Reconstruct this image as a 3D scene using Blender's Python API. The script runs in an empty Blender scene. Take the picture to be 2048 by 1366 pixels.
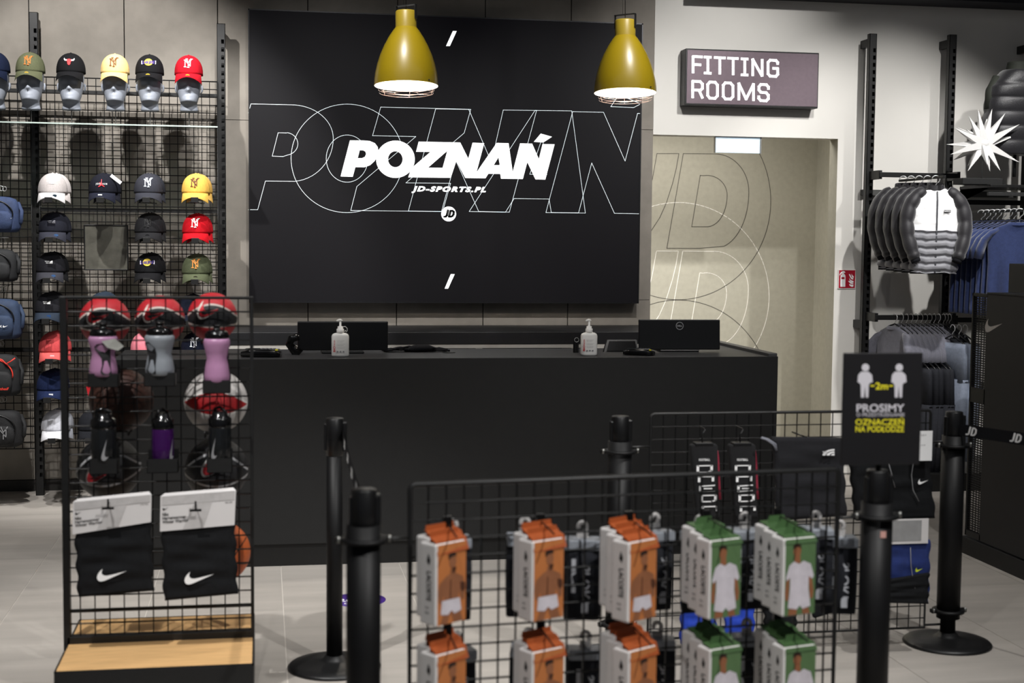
import bpy, math, random
from mathutils import Vector, Matrix
from mathutils.geometry import tessellate_polygon
PI = math.pi
rnd = random.Random(7)
scene = bpy.context.scene
COL = scene.collection

# ---------------------------------------------------------------- camera
FPX, YAW, PITCH, ROLL = 2824.2, 0.17560686, 0.07085634, 0.00963521
EYE = Vector((0, 0, 1.65))
FW = Vector((math.sin(YAW)*math.cos(PITCH), math.cos(YAW)*math.cos(PITCH), -math.sin(PITCH)))
RT = Vector((math.cos(YAW), -math.sin(YAW), 0))
UP = RT.cross(FW)
RT, UP = RT*math.cos(ROLL)+UP*math.sin(ROLL), -RT*math.sin(ROLL)+UP*math.cos(ROLL)
cam_d = bpy.data.cameras.new('camera')
cam = bpy.data.objects.new('camera', cam_d); COL.objects.link(cam)
M = Matrix(((RT.x, UP.x, -FW.x, EYE.x), (RT.y, UP.y, -FW.y, EYE.y), (RT.z, UP.z, -FW.z, EYE.z), (0, 0, 0, 1)))
cam.matrix_world = M
cam_d.sensor_width = 36; cam_d.lens = FPX/2048*36
cam_d.clip_start = .05; cam_d.clip_end = 60
cam_d.dof.use_dof = True; cam_d.dof.focus_distance = 8.9; cam_d.dof.aperture_fstop = 2.8
scene.camera = cam

# ---------------------------------------------------------------- world, exposure
w = bpy.data.worlds.new('world'); scene.world = w; w.use_nodes = True
w.node_tree.nodes['Background'].inputs[0].default_value = (.80, .86, 1, 1)
w.node_tree.nodes['Background'].inputs[1].default_value = .07
scene.view_settings.view_transform = 'Standard'; scene.view_settings.look = 'None'
scene.view_settings.gamma = 1; scene.view_settings.use_curve_mapping = False
scene.view_settings.exposure = .55

# ---------------------------------------------------------------- lights
def spot(name, loc, tgt, power, angle, blend=.5, size=.04, col=(1, .97, .93)):
    d = bpy.data.lights.new(name, 'SPOT'); d.energy = power; d.spot_size = math.radians(angle)
    d.spot_blend = blend; d.shadow_soft_size = size; d.color = col
    o = bpy.data.objects.new(name, d); COL.objects.link(o); o.location = loc
    o.rotation_euler = (Vector(tgt)-Vector(loc)).to_track_quat('-Z', 'Y').to_euler(); return o
def area(name, loc, tgt, power, sx, sy, col=(1, .98, .95)):
    d = bpy.data.lights.new(name, 'AREA'); d.energy = power; d.shape = 'RECTANGLE'; d.size = sx; d.size_y = sy; d.color = col
    o = bpy.data.objects.new(name, d); COL.objects.link(o); o.location = loc
    o.rotation_euler = (Vector(tgt)-Vector(loc)).to_track_quat('-Z', 'Y').to_euler(); return o
NEU = (1, .985, .965)
area('ceiling_soft', (1.2, 5.2, 4.2), (1.2, 6.4, 0), 30, 7, 5, (.96, .98, 1))
spot('track_cap_a', (-1.25, 7.2, 4.15), (-1.0, 9.4, 1.9), 330, 60, .5, .03, NEU)
spot('track_cap_b', (-.1, 7.6, 4.15), (-.6, 9.4, 1.2), 210, 55, .5, .03, NEU)
spot('track_sign', (3.3, 6.5, 3.95), (3.1, 9.5, 2.5), 230, 44, 1.0, .04, NEU)
spot('track_clothes_a', (4.2, 6.6, 4.15), (4.3, 9.1, 1.9), 260, 50, .7, .04, NEU)
spot('track_clothes_b', (5.3, 7.1, 4.15), (4.9, 9.0, 1.7), 130, 50, .7, .04, NEU)
spot('track_counter_a', (.4, 6.5, 4.15), (.5, 9.5, 1.0), 190, 62, .8, .04, NEU)
spot('track_counter_b', (2.2, 6.5, 4.15), (2.2, 9.5, 1.0), 190, 62, .8, .04, NEU)
spot('track_rack_left', (-1.1, 3.7, 4.1), (-.35, 5.2, 1.1), 320, 42, .6, .03, NEU)
spot('track_rack_front', (2.1, 1.7, 4.15), (1.1, 3.8, .7), 340, 55, .7, .03, NEU)
spot('track_floor_left', (-1.5, 6.4, 4.2), (-1.2, 7.4, 0), 260, 65, .7, .04, NEU)
spot('track_rear_rack', (3.0, 3.6, 4.15), (2.6, 5.6, .6), 200, 60, .7, .03, NEU)
spot('track_rack_side', (-.3, 2.0, 4.15), (.9, 3.8, .7), 130, 55, .7, .03, NEU)
spot('track_floor_mid', (1.0, 5.6, 4.2), (.6, 6.3, 0), 90, 70, .9, .05, NEU)
spot('corridor_light', (2.2, 10.2, 2.6), (2.9, 11.0, 1.0), 26, 110, .4, .12, (1, .96, .92))
area('corridor_soft', (3.2, 10.1, 2.72), (3.2, 10.4, 0), 14, 1.2, .6, (1, .97, .93))
spot('corridor_low', (1.9, 9.9, 1.55), (2.95, 11.0, .95), 34, 62, .5, .1, (1, .97, .95))
spot('track_clothes_low', (3.2, 4.0, 4.1), (4.45, 9.1, .95), 330, 17, .6, .03, NEU)


# ---------------------------------------------------------------- projection helpers (pixel + real depth -> point)
def ray(px, py): return FW+RT*((px-1024)/FPX)-UP*((py-683)/FPX)
def at(px, py, Y):
    d = ray(px, py); return EYE+d*(Y/d.y)
def atz(px, py, z):
    d = ray(px, py); return EYE+d*((z-EYE.z)/d.z)
def atx(px, py, x):
    d = ray(px, py); return EYE+d*(x/d.x)

# ---------------------------------------------------------------- materials
def lin(h):
    if isinstance(h, str):
        h = h.lstrip('#'); c = [int(h[i:i+2], 16)/255 for i in (0, 2, 4)]
    else: c = h
    return tuple(((x/12.92) if x <= .04045 else ((x+.055)/1.055)**2.4) for x in c)
MC = {}
def mat(name, col, rough=.6, metal=0, var=.10, scale=30, bump=0, bscale=None, emit=0, ecol=None, alpha=1, trans=0, ior=1.45, stretch=None, coat=0, spec=None, sheen=0):
    if name in MC: return MC[name]
    m = bpy.data.materials.new(name); m.use_nodes = True; nt = m.node_tree; b = nt.nodes['Principled BSDF']
    c = lin(col)
    tc = nt.nodes.new('ShaderNodeTexCoord'); mp = nt.nodes.new('ShaderNodeMapping')
    nt.links.new(tc.outputs['Object'], mp.inputs[0])
    if stretch: mp.inputs['Scale'].default_value = stretch
    n = nt.nodes.new('ShaderNodeTexNoise'); n.inputs['Scale'].default_value = scale; n.inputs['Detail'].default_value = 5
    nt.links.new(mp.outputs[0], n.inputs[0])
    r = nt.nodes.new('ShaderNodeValToRGB'); nt.links.new(n.outputs[0], r.inputs[0])
    r.color_ramp.elements[0].position = .3; r.color_ramp.elements[1].position = .7
    r.color_ramp.elements[0].color = (*[x*(1-var) for x in c], 1); r.color_ramp.elements[1].color = (*[min(1, x*(1+var)) for x in c], 1)
    nt.links.new(r.outputs[0], b.inputs['Base Color'])
    b.inputs['Roughness'].default_value = rough; b.inputs['Metallic'].default_value = metal
    b.inputs['IOR'].default_value = ior
    if spec is not None: b.inputs['Specular IOR Level'].default_value = spec
    if coat: b.inputs['Coat Weight'].default_value = coat; b.inputs['Coat Roughness'].default_value = .1
    if sheen: b.inputs['Sheen Weight'].default_value = sheen
    if trans: b.inputs['Transmission Weight'].default_value = trans
    if alpha < 1: b.inputs['Alpha'].default_value = alpha
    if emit:
        b.inputs['Emission Color'].default_value = (*(lin(ecol) if ecol else c), 1); b.inputs['Emission Strength'].default_value = emit
    if bump:
        bn = nt.nodes.new('ShaderNodeBump'); bn.inputs['Strength'].default_value = bump; bn.inputs['Distance'].default_value = .01
        n2 = nt.nodes.new('ShaderNodeTexNoise'); n2.inputs['Scale'].default_value = bscale or scale*4; n2.inputs['Detail'].default_value = 4
        nt.links.new(mp.outputs[0], n2.inputs[0]); nt.links.new(n2.outputs[0], bn.inputs['Height']); nt.links.new(bn.outputs[0], b.inputs['Normal'])
    MC[name] = m; return m

K_metal = mat('black powder coated metal', '#161616', .45, .0, .15, 60, .05)
K_wire = mat('black wire', '#1c1c1c', .3, .55, .1, 60)
K_matt = mat('black laminate', '#1b1b1b', .62, 0, .08, 20, .02)
K_plas = mat('black plastic', '#0e0e0f', .35, 0, .1, 60)
K_glos = mat('glossy black plastic', '#0a0a0b', .15, 0, .1, 40)
K_fab = mat('black fabric', '#17171a', .92, 0, .2, 220, .25, 500, spec=.15)
C_chrome = mat('chrome', '#d6d6d6', .35, .55, .05, 20)
C_steel = mat('brushed steel', '#8f8f8c', .38, .9, .12, 30, stretch=(1, 1, 12))
W_plas = mat('white plastic', '#e6e4e0', .35, 0, .03, 20)
W_print = mat('white print', '#f2f2f2', .6, 0, .01, 20)
G_print = mat('grey print', '#8a8a8c', .6, 0, .04, 20)
R_print = mat('red print', '#c01f2a', .5, 0, .05, 20)
K_print = mat('black print', '#1a1a1a', .6, 0, .05, 20)
Y_print = mat('yellow print', '#e6dc28', .6, 0, .05, 20)
M_glass = mat('clear glass', '#e8f4f0', .03, 0, .01, 5, trans=1)
M_taupe = mat('taupe textile wall covering', '#8a847c', .85, 0, .09, 9, .35, 900, spec=.2)
M_white = mat('white painted wall', '#dedbd5', .8, 0, .02, 3, .06, 500, spec=.2)
M_olive = mat('warm beige wallpaper', '#aaa697', .85, 0, .05, 25, .2, 700, spec=.2)

# ---------------------------------------------------------------- mesh builder
class MB:
    def __init__(s): s.v = []; s.f = []; s.m = []; s.s = []
    def add(s, vs, fs, m=0, sm=False):
        o = len(s.v); s.v += [tuple(x) for x in vs]
        for f in fs: s.f.append([i+o for i in f]); s.m.append(m); s.s.append(sm)
        return s
    def box(s, x0, x1, y0, y1, z0, z1, m=0):
        if x0 > x1: x0, x1 = x1, x0
        if y0 > y1: y0, y1 = y1, y0
        if z0 > z1: z0, z1 = z1, z0
        vs = [(x, y, z) for z in (z0, z1) for y in (y0, y1) for x in (x0, x1)]
        return s.add(vs, [(0, 2, 3, 1), (4, 5, 7, 6), (0, 1, 5, 4), (1, 3, 7, 5), (3, 2, 6, 7), (2, 0, 4, 6)], m)
    def dbar(s, x0, x1, y, z, r, m=0):      # slim horizontal wire with a diamond section
        vs = [(x, y+a*r, z+b*r) for x in (x0, x1) for a, b in ((0, 1), (-1, 0), (0, -1), (1, 0))]
        return s.add(vs, [(0, 1, 5, 4), (1, 2, 6, 5), (2, 3, 7, 6), (3, 0, 4, 7)], m, True)
    def rbox(s, x0, x1, y0, y1, z0, z1, r=.004, m=0):      # box with chamfered edges
        import bmesh
        b = bmesh.new(); bmesh.ops.create_cube(b, size=1)
        for v in b.verts: v.co = ((x0+x1)/2+v.co.x*abs(x1-x0), (y0+y1)/2+v.co.y*abs(y1-y0), (z0+z1)/2+v.co.z*abs(z1-z0))
        bmesh.ops.bevel(b, geom=b.edges[:], offset=r, segments=2, affect='EDGES', profile=.5)
        b.verts.index_update()
        s.add([v.co.copy() for v in b.verts], [[v.index for v in f.verts] for f in b.faces], m, False); b.free(); return s
    def obox(s, c, sz, R=None, m=0):
        R = R or Matrix.Identity(3); c = Vector(c)
        vs = [c+R@Vector((x*sz[0]/2, y*sz[1]/2, z*sz[2]/2)) for z in (-1, 1) for y in (-1, 1) for x in (-1, 1)]
        return s.add(vs, [(0, 2, 3, 1), (4, 5, 7, 6), (0, 1, 5, 4), (1, 3, 7, 5), (3, 2, 6, 7), (2, 0, 4, 6)], m)
    def loft(s, rings, n=20, m=0, sm=True, cap=True, closed=False, fn=None):
        # ring: (centre, ax, ay, exponent)
        vs = []
        for ri, (c, ax, ay, e) in enumerate(rings):
            c = Vector(c); ax = Vector(ax); ay = Vector(ay)
            for k in range(n):
                t = 2*PI*k/n; cx, sx = math.cos(t), math.sin(t)
                a = math.copysign(abs(cx)**(2/e), cx); b = math.copysign(abs(sx)**(2/e), sx)
                p = c+ax*a+ay*b
                if fn: p = Vector(fn(p, t, ri))
                vs.append(p)
        R = len(rings); fs = []
        for i in range(R-1 if not closed else R):
            j = (i+1) % R
            for k in range(n):
                k2 = (k+1) % n
                fs.append((i*n+k, i*n+k2, j*n+k2, j*n+k))
        s.add(vs, fs, m, sm)
        if cap and not closed:
            o = len(s.v)-R*n
            s.f.append([o+k for k in range(n)][::-1]); s.m.append(m); s.s.append(False)
            s.f.append([o+(R-1)*n+k for k in range(n)]); s.m.append(m); s.s.append(False)
        return s
    def lathe(s, prof, o=(0, 0, 0), n=24, m=0, sm=True, cap=False):
        o = Vector(o)
        return s.loft([(o+Vector((0, 0, z)), (max(r, 1e-5), 0, 0), (0, max(r, 1e-5), 0), 2) for r, z in prof], n, m, sm, cap)
    def tube(s, pts, r, n=6, m=0, closed=False, radii=None, flat=1, cap=True, e=2, fn=None):
        pts = [Vector(p) for p in pts]; rings = []; N = len(pts)
        up = None
        for i, p in enumerate(pts):
            a = pts[(i-1) % N] if (i or closed) else p; b = pts[(i+1) % N] if (i < N-1 or closed) else p
            t = (b-a).normalized() if (b-a).length > 1e-9 else Vector((0, 0, 1))
            if up is None:
                up = Vector((0, 0, 1)) if abs(t.z) < .9 else Vector((0, 1, 0))
            x = t.cross(up)
            if x.length < 1e-6: x = t.orthogonal()
            x.normalize(); y = x.cross(t).normalized(); up = y
            rr = radii[i] if radii else r
            rings.append((p, x*rr, y*rr*flat, e))
        return s.loft(rings, n, m, True, cap, closed, fn)
    def rod(s, a, b, r, n=6, m=0): return s.tube([a, b], r, n, m)
    def sph(s, c, rx, ry=None, rz=None, n=20, k=12, m=0):
        ry = ry or rx; rz = rz or rx; c = Vector(c); rings = []
        for i in range(k+1):
            t = -PI/2+PI*i/k; q = max(math.cos(t), 1e-4)
            rings.append((c+Vector((0, 0, rz*math.sin(t))), (rx*q, 0, 0), (0, ry*q, 0), 2))
        return s.loft(rings, n, m, True, False)
    def poly(s, loops, fn, depth=0, m=0, back=True):
        # filled 2d polygon with holes; fn(x, y, d) -> 3d point, d=0 back, d=1 front
        vv = [[Vector((x, y, 0)) for x, y in L] for L in loops]
        tris = tessellate_polygon(vv); flat = [p for L in loops for p in L]
        o = len(s.v); n = len(flat)
        s.v += [tuple(fn(x, y, 1)) for x, y in flat]
        for t in tris: s.f.append([i+o for i in t]); s.m.append(m); s.s.append(False)
        if depth:
            s.v += [tuple(fn(x, y, 0)) for x, y in flat]
            k = 0
            for L in loops:
                for i in range(len(L)):
                    a = o+k+i; b = o+k+(i+1) % len(L); s.f.append([a, b, b+n, a+n]); s.m.append(m); s.s.append(False)
                k += len(L)
        return s
    def build(s, name, mats, parent=None, off=None):
        me = bpy.data.meshes.new(name)
        if off is not None: vs = [(v[0]-off[0], v[1]-off[1], v[2]-off[2]) for v in s.v]
        else: vs = s.v
        me.from_pydata(vs, [], s.f)
        mats = mats if isinstance(mats, (list, tuple)) else [mats]
        for a in mats: me.materials.append(a)
        me.polygons.foreach_set('material_index', s.m); me.polygons.foreach_set('use_smooth', s.s)
        me.update()
        o = bpy.data.objects.new(name, me); COL.objects.link(o)
        if parent is not None: o.parent = parent
        return o
def thing(name, label, cat, loc=(0, 0, 0), group=None, rz=0):
    o = bpy.data.objects.new(name, None); COL.objects.link(o); o.location = loc; o.empty_display_size = .05
    o.rotation_euler.z = rz
    o['label'] = label; o['category'] = cat
    if group: o['group'] = group
    return o
def tag(o, label, cat, group=None):
    o['label'] = label; o['category'] = cat
    if group: o['group'] = group
    return o
def struct(o): o['kind'] = 'structure'; return o
def dup(src, loc, label, group=None, rz=None, sc=None):
    r = src.copy(); COL.objects.link(r); r.location = loc; r['label'] = label
    if group: r['group'] = group
    if rz is not None: r.rotation_euler.z = rz
    if sc: r.scale = sc
    for c in list(src.children):
        d = c.copy(); COL.objects.link(d); d.parent = r
        for g in list(c.children):
            e = g.copy(); COL.objects.link(e); e.parent = d
    return r
TC = {}
def text_mesh(t, bold=0, shear=0, spacing=1):
    k = (t, bold, shear, spacing)
    if k in TC: return TC[k]
    cu = bpy.data.curves.new('t', 'FONT'); cu.body = t; cu.size = 1; cu.shear = shear; cu.offset = bold; cu.resolution_u = 3; cu.space_character = spacing
    ob = bpy.data.objects.new('t', cu); COL.objects.link(ob)
    me = bpy.data.meshes.new_from_object(ob)
    vs = [v.co.copy() for v in me.vertices]; fs = [list(p.vertices) for p in me.polygons]
    bpy.data.objects.remove(ob); bpy.data.curves.remove(cu); bpy.data.meshes.remove(me)
    x0 = min(v.x for v in vs); x1 = max(v.x for v in vs); y0 = min(v.y for v in vs); y1 = max(v.y for v in vs)
    vs = [((v.x-x0)/(x1-x0), (v.y-y0)/(y1-y0)) for v in vs]
    TC[k] = (vs, fs, (x1-x0)/(y1-y0)); return TC[k]
def text_to(mb, t, fn, m=0, bold=0, shear=0, spacing=1):
    vs, fs, asp = text_mesh(t, bold, shear, spacing)     # fn(u,v) with u,v in 0..1
    mb.add([fn(x, y) for x, y in vs], fs, m); return asp
def stroke(mb, pts, wd, fn, m=0, closed=False, sub=1):          # 2d polyline of given width as quads with square joints
    P = [Vector(p) for p in pts]; n = len(P)
    for i in range(n if closed else n-1):
        a, b = P[i], P[(i+1) % n]; d = (b-a)
        if d.length < 1e-9: continue
        d.normalize(); q = Vector((-d.y, d.x))*wd/2; e = d*wd*.3
        A_, B_ = a-e, b+e
        for k in range(sub):
            a1, b1 = A_.lerp(B_, k/sub), A_.lerp(B_, (k+1)/sub)
            mb.add([fn(v.x, v.y) for v in (a1-q, b1-q, b1+q, a1+q)], [(0, 1, 2, 3)], m)
def jd_mark(mb, fn, w=.2):
    stroke(mb, [(.40, .98), (.27, .28), (.17, .12), (.0, .10)], w, fn)
    stroke(mb, [(.50, .10), (.66, .90), (.84, .90), (.97, .76), (.94, .40), (.82, .18), (.68, .10)], w, fn, closed=True)
SWOOSH = [(1, .62), (.62, .38), (.40, .24), (.26, .155), (.15, .12), (.07, .14), (.02, .22), (0, .33), (.02, .46), (.07, .59), (.14, .70), (.20, .77), (.165, .66), (.16, .55), (.19, .47), (.25, .42), (.34, .41), (.46, .44), (.62, .49)]
SWOOSH = [(x, (y-.12)*.8) for x, y in SWOOSH]
def planar(p0, p1, p3):      # unit square -> parallelogram (p0 lower left, p1 lower right, p3 upper left)
    p0, p1, p3 = Vector(p0), Vector(p1), Vector(p3)
    return lambda u, v, d=1: p0+(p1-p0)*u+(p3-p0)*v

# ================================================================ the room shell
WY = 9.5
# floor tiles, 0.597 m grid; joints recessed
M_tile = mat('pale grey stone tile', '#a59f98', .5, 0, .13, 2.2, .04, 60, stretch=(.5, 3.2, 1))
M_grout = mat('light grout', '#d5d0c8', .8, 0, .05, 20)
fl = struct(MB().box(-4.2, 7.5, -.5, 15, -.05, -.0025).build('floor', M_grout))
tm = {}
def tile_mesh(sx, sy):
    if (sx, sy) not in tm:
        b = MB(); g = .0016; h = .0004
        b.add([(g, h, -.002), (sx-g, h, -.002), (sx-g, sy-h, -.002), (g, sy-h, -.002), (g, h, -.01), (sx-g, h, -.01), (sx-g, sy-h, -.01), (g, sy-h, -.01)],
              [(0, 1, 2, 3), (0, 4, 5, 1), (1, 5, 6, 2), (2, 6, 7, 3), (3, 7, 4, 0)])
        for i, v in enumerate(b.v):
            if v[2] > -.005: b.v[i] = (v[0], v[1], 0)
        o = b.build('tile', M_tile); tm[(sx, sy)] = o.data; bpy.data.objects.remove(o)
    return tm[(sx, sy)]
TS = .597
for i in range(-3, 9):
    for j in range(3, 12):
        o = bpy.data.objects.new('tile', tile_mesh(TS, 1.194)); COL.objects.link(o); o.parent = fl
        o.location = (.0905+TS*i, 1.194*j-(.597 if i % 2 else 0)-.3, 0)
# taupe clad wall behind counter and caps, panels with open joints
wl = struct(MB().box(-4.2, 2.66, WY+.018, WY+.14, 0, 4.3).build('wall_back', mat('dark joint', '#191816', .9)))
seams = [-4.39, -3.80, -3.21, -2.62, -2.04, -1.455, -.868, -.279, .302, .893, 1.483, 2.073, 2.664]
zs = [.073, 1.252, 2.425, 4.3]
for i in range(len(seams)-1):
    for j in range(3):
        x0, x1, z0, z1 = seams[i]+.003, seams[i+1]-.003, zs[j]+.0015, zs[j+1]-.0015
        if i == len(seams)-2: x1 = 2.66
        MB().rbox(x0, x1, WY, WY+.02, z0, z1, .0015).build('wall_panel', M_taupe, wl)
MB().box(-4.2, 2.66, WY-.004, WY+.03, 0, .071).build('baseboard_back', mat('dark skirting', '#2c2a28', .6), wl)
# white wall with opening
OX0, OX1, OZ = 2.662, 4.011, 2.394
mw = MB()
WXE = 7.5
mw.box(2.6605, WXE, WY, WY+.14, OZ, 4.3); mw.box(OX1, WXE, WY, WY+.14, 0, OZ); 
struct(mw.build('wall_right', M_white))
# niche beyond the opening
NY = 11.0
NXR = at(1627, 600, NY).x
nb = MB(); nb.box(1.6, NXR+.1, NY, NY+.1, 0, 3.0)
niche = struct(nb.build('wall_fitting_corridor', M_olive))
struct(MB().box(NXR, NXR+.1, WY+.14, NY, 0, 3.0).build('wall_corridor_side', M_olive))
struct(MB().box(1.5, NXR+.1, WY+.14, NY, 2.75, 2.85).build('ceiling_corridor', M_white))
struct(MB().box(1.5, 1.6, WY+.14, NY+.1, 0, 3.0).build('wall_corridor_end', M_olive))
MB().box(OX1-.001, OX1+.012, WY+.002, WY+.142, 0, OZ).build('trim_opening', M_olive)['kind'] = 'structure'
# ceiling soffit and ceiling
M_ceil = mat('black painted ceiling', '#141416', .8, 0, .1, 6)
struct(MB().box(2.9, 7.4, 9.22, WY-.001, 3.34, 3.6).build('trim_soffit', mat('charcoal soffit', '#25242a', .7)))
struct(MB().box(-4.3, -4.2, -.5, WY+.14, 0, 4.4).build('wall_left', M_white))
struct(MB().box(7.5, 7.6, -.5, WY+.14, 0, 4.4).build('wall_right_side', M_white))
struct(MB().box(-4.2, 7.5, -.5, WY, 4.3, 4.4).build('ceiling', M_ceil))

# line graphics in the corridor: circles and letters as vinyl lines
def arc(cx, cy, rx, ry, a0, a1, n=40):
    return [(cx+rx*math.cos(math.radians(a0+(a1-a0)*i/n)), cy-ry*math.sin(math.radians(a0+(a1-a0)*i/n))) for i in range(n+1)]
def pxline(mb, pts, Y, wd, th=.0015, clipfn=None):
    P = [at(x, y, Y) for x, y in pts]
    for a, b in zip(P[:-1], P[1:]):
        d = (b-a); L = d.length
        if L < 1e-6: continue
        d /= L; q = Vector((-d.z, 0, d.x))*wd/2; e = d*wd*.4
        vs = [a-e-q, b+e-q, b+e+q, a-e+q]
        mb.add([(v.x, Y-th, v.z) for v in vs]+[(v.x, Y, v.z) for v in vs], [(0, 1, 2, 3), (0, 4, 5, 1), (1, 5, 6, 2), (2, 6, 7, 3), (3, 7, 4, 0)])
def c2(p): return [(1300+x*.3294, 270+y*.3294) for x, y in p]
def jd_lines(mb, dx, dy, k=1.0):
    def t(p): return c2([(150+(x-150)*k+dx, y*k+dy) for x, y in p])
    pxline(mb, t([(202, 113), (395, 115)]+arc(395, 345, 205, 230, 88, -0, 16)+arc(395, 345, 205, 342, 0, -75, 16)+[(300, 688), (102, 688), (202, 113)]), NY, .0045)
    pxline(mb, t([(305, 245)]+arc(345, 365, 123, 120, 100, 0, 14)+arc(345, 365, 123, 192, 0, -88, 14)+[(253, 557), (305, 245)]), NY, .0045)
    pxline(mb, t([(15, 265), (42, 113), (175, 113), (160, 200), (138, 290), (100, 410), (60, 500), (8, 580), (-60, 640), (-110, 660), (-120, 560), (-40, 480), (15, 265)]), NY, .0045)
g1 = MB()
jd_lines(g1, 0, 0)
pxline(g1, c2(arc(170, 400, 563, 600, 58, -90, 60)+arc(170, 400, 563, 600, -90, -140, 20)), NY, .0045)
pxline(g1, c2(arc(170, 1600, 563, 598, 150, 0, 60)), NY, .0045)
g2 = MB()
jd_lines(g2, -3, 592)
pxline(g2, c2(arc(170, 980, 553, 570, 130, -60, 60)), NY, .0055)
gt = thing('wall_graphic', 'thin outline monogram and circles applied to the beige corridor wall beyond the opening', 'wall graphic', at(1400, 500, NY))
g1.build('dark_line', mat('dark vinyl line', '#403d38', .6), gt, gt.location)['label'] = 'dark grey thin outline'
g2.build('light_line', mat('white vinyl line', '#f2efe6', .5), gt, gt.location)['label'] = 'white thin outline'

# hanging acrylic sign panel under the lintel
a0, a1 = at(1431, 274, 9.53), at(1519, 307, 9.53)
t = thing('hanging_light_panel', 'small pale blue frosted panel hanging under the opening lintel', 'sign', ((a0.x+a1.x)/2, 9.53, a1.z))
MB().rbox(a0.x, a1.x, 9.525, 9.54, a1.z, OZ, .002).build('panel', mat('pale lit acrylic', '#cfe2ee', .3, emit=.3, ecol='#cfe4f2'), t, t.location)
m = MB(); m.box(a0.x-.006, a0.x, 9.52, 9.545, a1.z-.002, OZ); m.box(a1.x, a1.x+.01, 9.52, 9.545, a1.z-.002, OZ); m.box(a0.x, a1.x, 9.52, 9.545, OZ-.006, OZ)
m.build('frame', C_steel, t, t.location)

# ================================================================ video wall
SX0, SX1, SZ0, SZ1, SY = -.083, 2.549, 1.232, 3.131, 9.40
scr = thing('video_wall', 'large black illuminated screen behind the counter showing white city lettering', 'screen', ((SX0+SX1)/2, SY, SZ0))
SL = scr.location.copy()
mb = MB().box(SX0, SX1, SY+.003, WY, SZ0, SZ1)
mb.build('housing', K_metal, scr, SL)
M_scr = mat('dark display surface', '#0e0d10', .6, 0, .04, 50, emit=.10, ecol='#1c1a20', spec=.2)
MB().box(SX0+.008, SX1-.008, SY, SY+.006, SZ0+.008, SZ1-.008).build('display', M_scr, scr, SL)
m = MB()
for (x0, x1, z0, z1) in ((SX0, SX0+.008, SZ0, SZ1), (SX1-.008, SX1, SZ0, SZ1), (SX0, SX1, SZ0, SZ0+.008), (SX0, SX1, SZ1-.008, SZ1)): m.box(x0, x1, SY-.004, SY+.004, z0, z1)
m.build('frame', mat('dark anodised frame', '#2b2b2d', .35, .6), scr, SL)
M_lit = mat('lit white pixels', '#ffffff', .6, emit=1.0, ecol='#ffffff', var=0)
M_litl = mat('lit pale line', '#d4dde0', .6, emit=.7, ecol='#ccd4d8', var=0)
def z1(p): return [(670+x*.22461, 250+y*.22461) for x, y in p]
def z0(p): return [(480+x*.4538, y*.4538) for x, y in p]
def onscr(x, y, d=1):
    p = at(x, y, SY); return (p.x, SY-.0012*d-.0004, p.z)
L = MB()
def lp(*loops): L.poly([z1(l) for l in loops], lambda x, y, d: onscr(x, y, d), 1)
lp([(133, 137), (50, 458), (158, 461), (181, 375), (262, 376), (312, 358), (352, 322), (378, 280), (387, 240), (380, 196), (355, 162), (310, 143), (255, 138)],
   [(220, 225), (202, 295), (240, 295), (266, 284), (277, 258), (270, 236), (252, 226)])
def el(cx, cy, rx, ry, n=44, tilt=0): return [(cx+rx*math.cos(2*PI*i/n)+tilt*ry*math.sin(2*PI*i/n), cy-ry*math.sin(2*PI*i/n)) for i in range(n)]
lp(el(538, 305, 172, 166), el(537, 305, 65, 71))
lp([(745, 148), (722, 238), (850, 240), (680, 385), (652, 466), (1030, 470), (1080, 320), (1160, 472), (1340, 474), (1365, 434), (1472, 436), (1478, 478), (1672, 481), (1712, 330), (1785, 484), (1872, 486), (1955, 172),
    (1848, 170), (1815, 305), (1755, 166), (1648, 164), (1582, 420), (1545, 162), (1440, 160), (1258, 425), (1328, 162), (1225, 158), (1187, 300), (1115, 156)],
   [(1000, 230), (828, 380), (958, 382)], [(1455, 288), (1413, 357), (1468, 358)])
lp([(1832, 77), (1770, 150), (1855, 155), (1932, 105)])
sl = [(938, 137), (955, 137), (925, 203), (908, 203)]; L.poly([z0(sl)], onscr, 1)
sl = [(929, 1208), (946, 1208), (917, 1272), (902, 1272)]; L.poly([z0(sl)], onscr, 1)
L.poly([z1(el(1012, 792, 66, 66))], onscr, 1)
L.build('main_lettering', M_lit, scr, SL)
L = MB()
def box_uv(px0, py0, px1, py1, Y, lift=.002, slope=0):
    def f(u, v):
        p = at(px0+(px1-px0)*u, py1+(py0-py1)*v+slope*u, Y); return (p.x, Y-lift, p.z)
    return f
text_to(L, 'JD-SPORTS.PL', box_uv(823, 372, 972, 386, SY, .0025, 1.8), 0, .055, .3, 1.25)
L.build('web_lettering', M_lit, scr, SL)
L = MB(); jd_mark(L, box_uv(888, 420, 908, 435, SY, .004, 0), .25); L.build('monogram', K_print, scr, SL)
L = MB()
def ol(pts, w=.0024): pxline(L, z0(pts), SY, w)
ol([(37, 498), (48, 458), (225, 462)]+arc(225, 610, 186, 148, 85, 0, 14)+arc(225, 610, 186, 190, 0, -85, 14)+[(112, 798), (78, 924), (37, 924)])
ol([(142, 688), (168, 585), (205, 586)]+arc(200, 634, 55, 50, 80, -80, 14)+[(190, 690), (142, 688)])
ol(arc(472, 698, 247, 239, 0, 360, 80)); ol(arc(472, 699, 92, 104, 0, 360, 50))
ol([(620, 472), (1017, 482), (988, 586), (731, 806), (928, 808), (893, 932), (488, 928), (515, 822), (775, 602), (584, 598), (620, 472)])
ol([(862, 480), (1008, 482), (1108, 715), (1160, 485), (1307, 487), (1187, 935), (1052, 932), (950, 705), (888, 932), (742, 930), (862, 480)])
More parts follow.
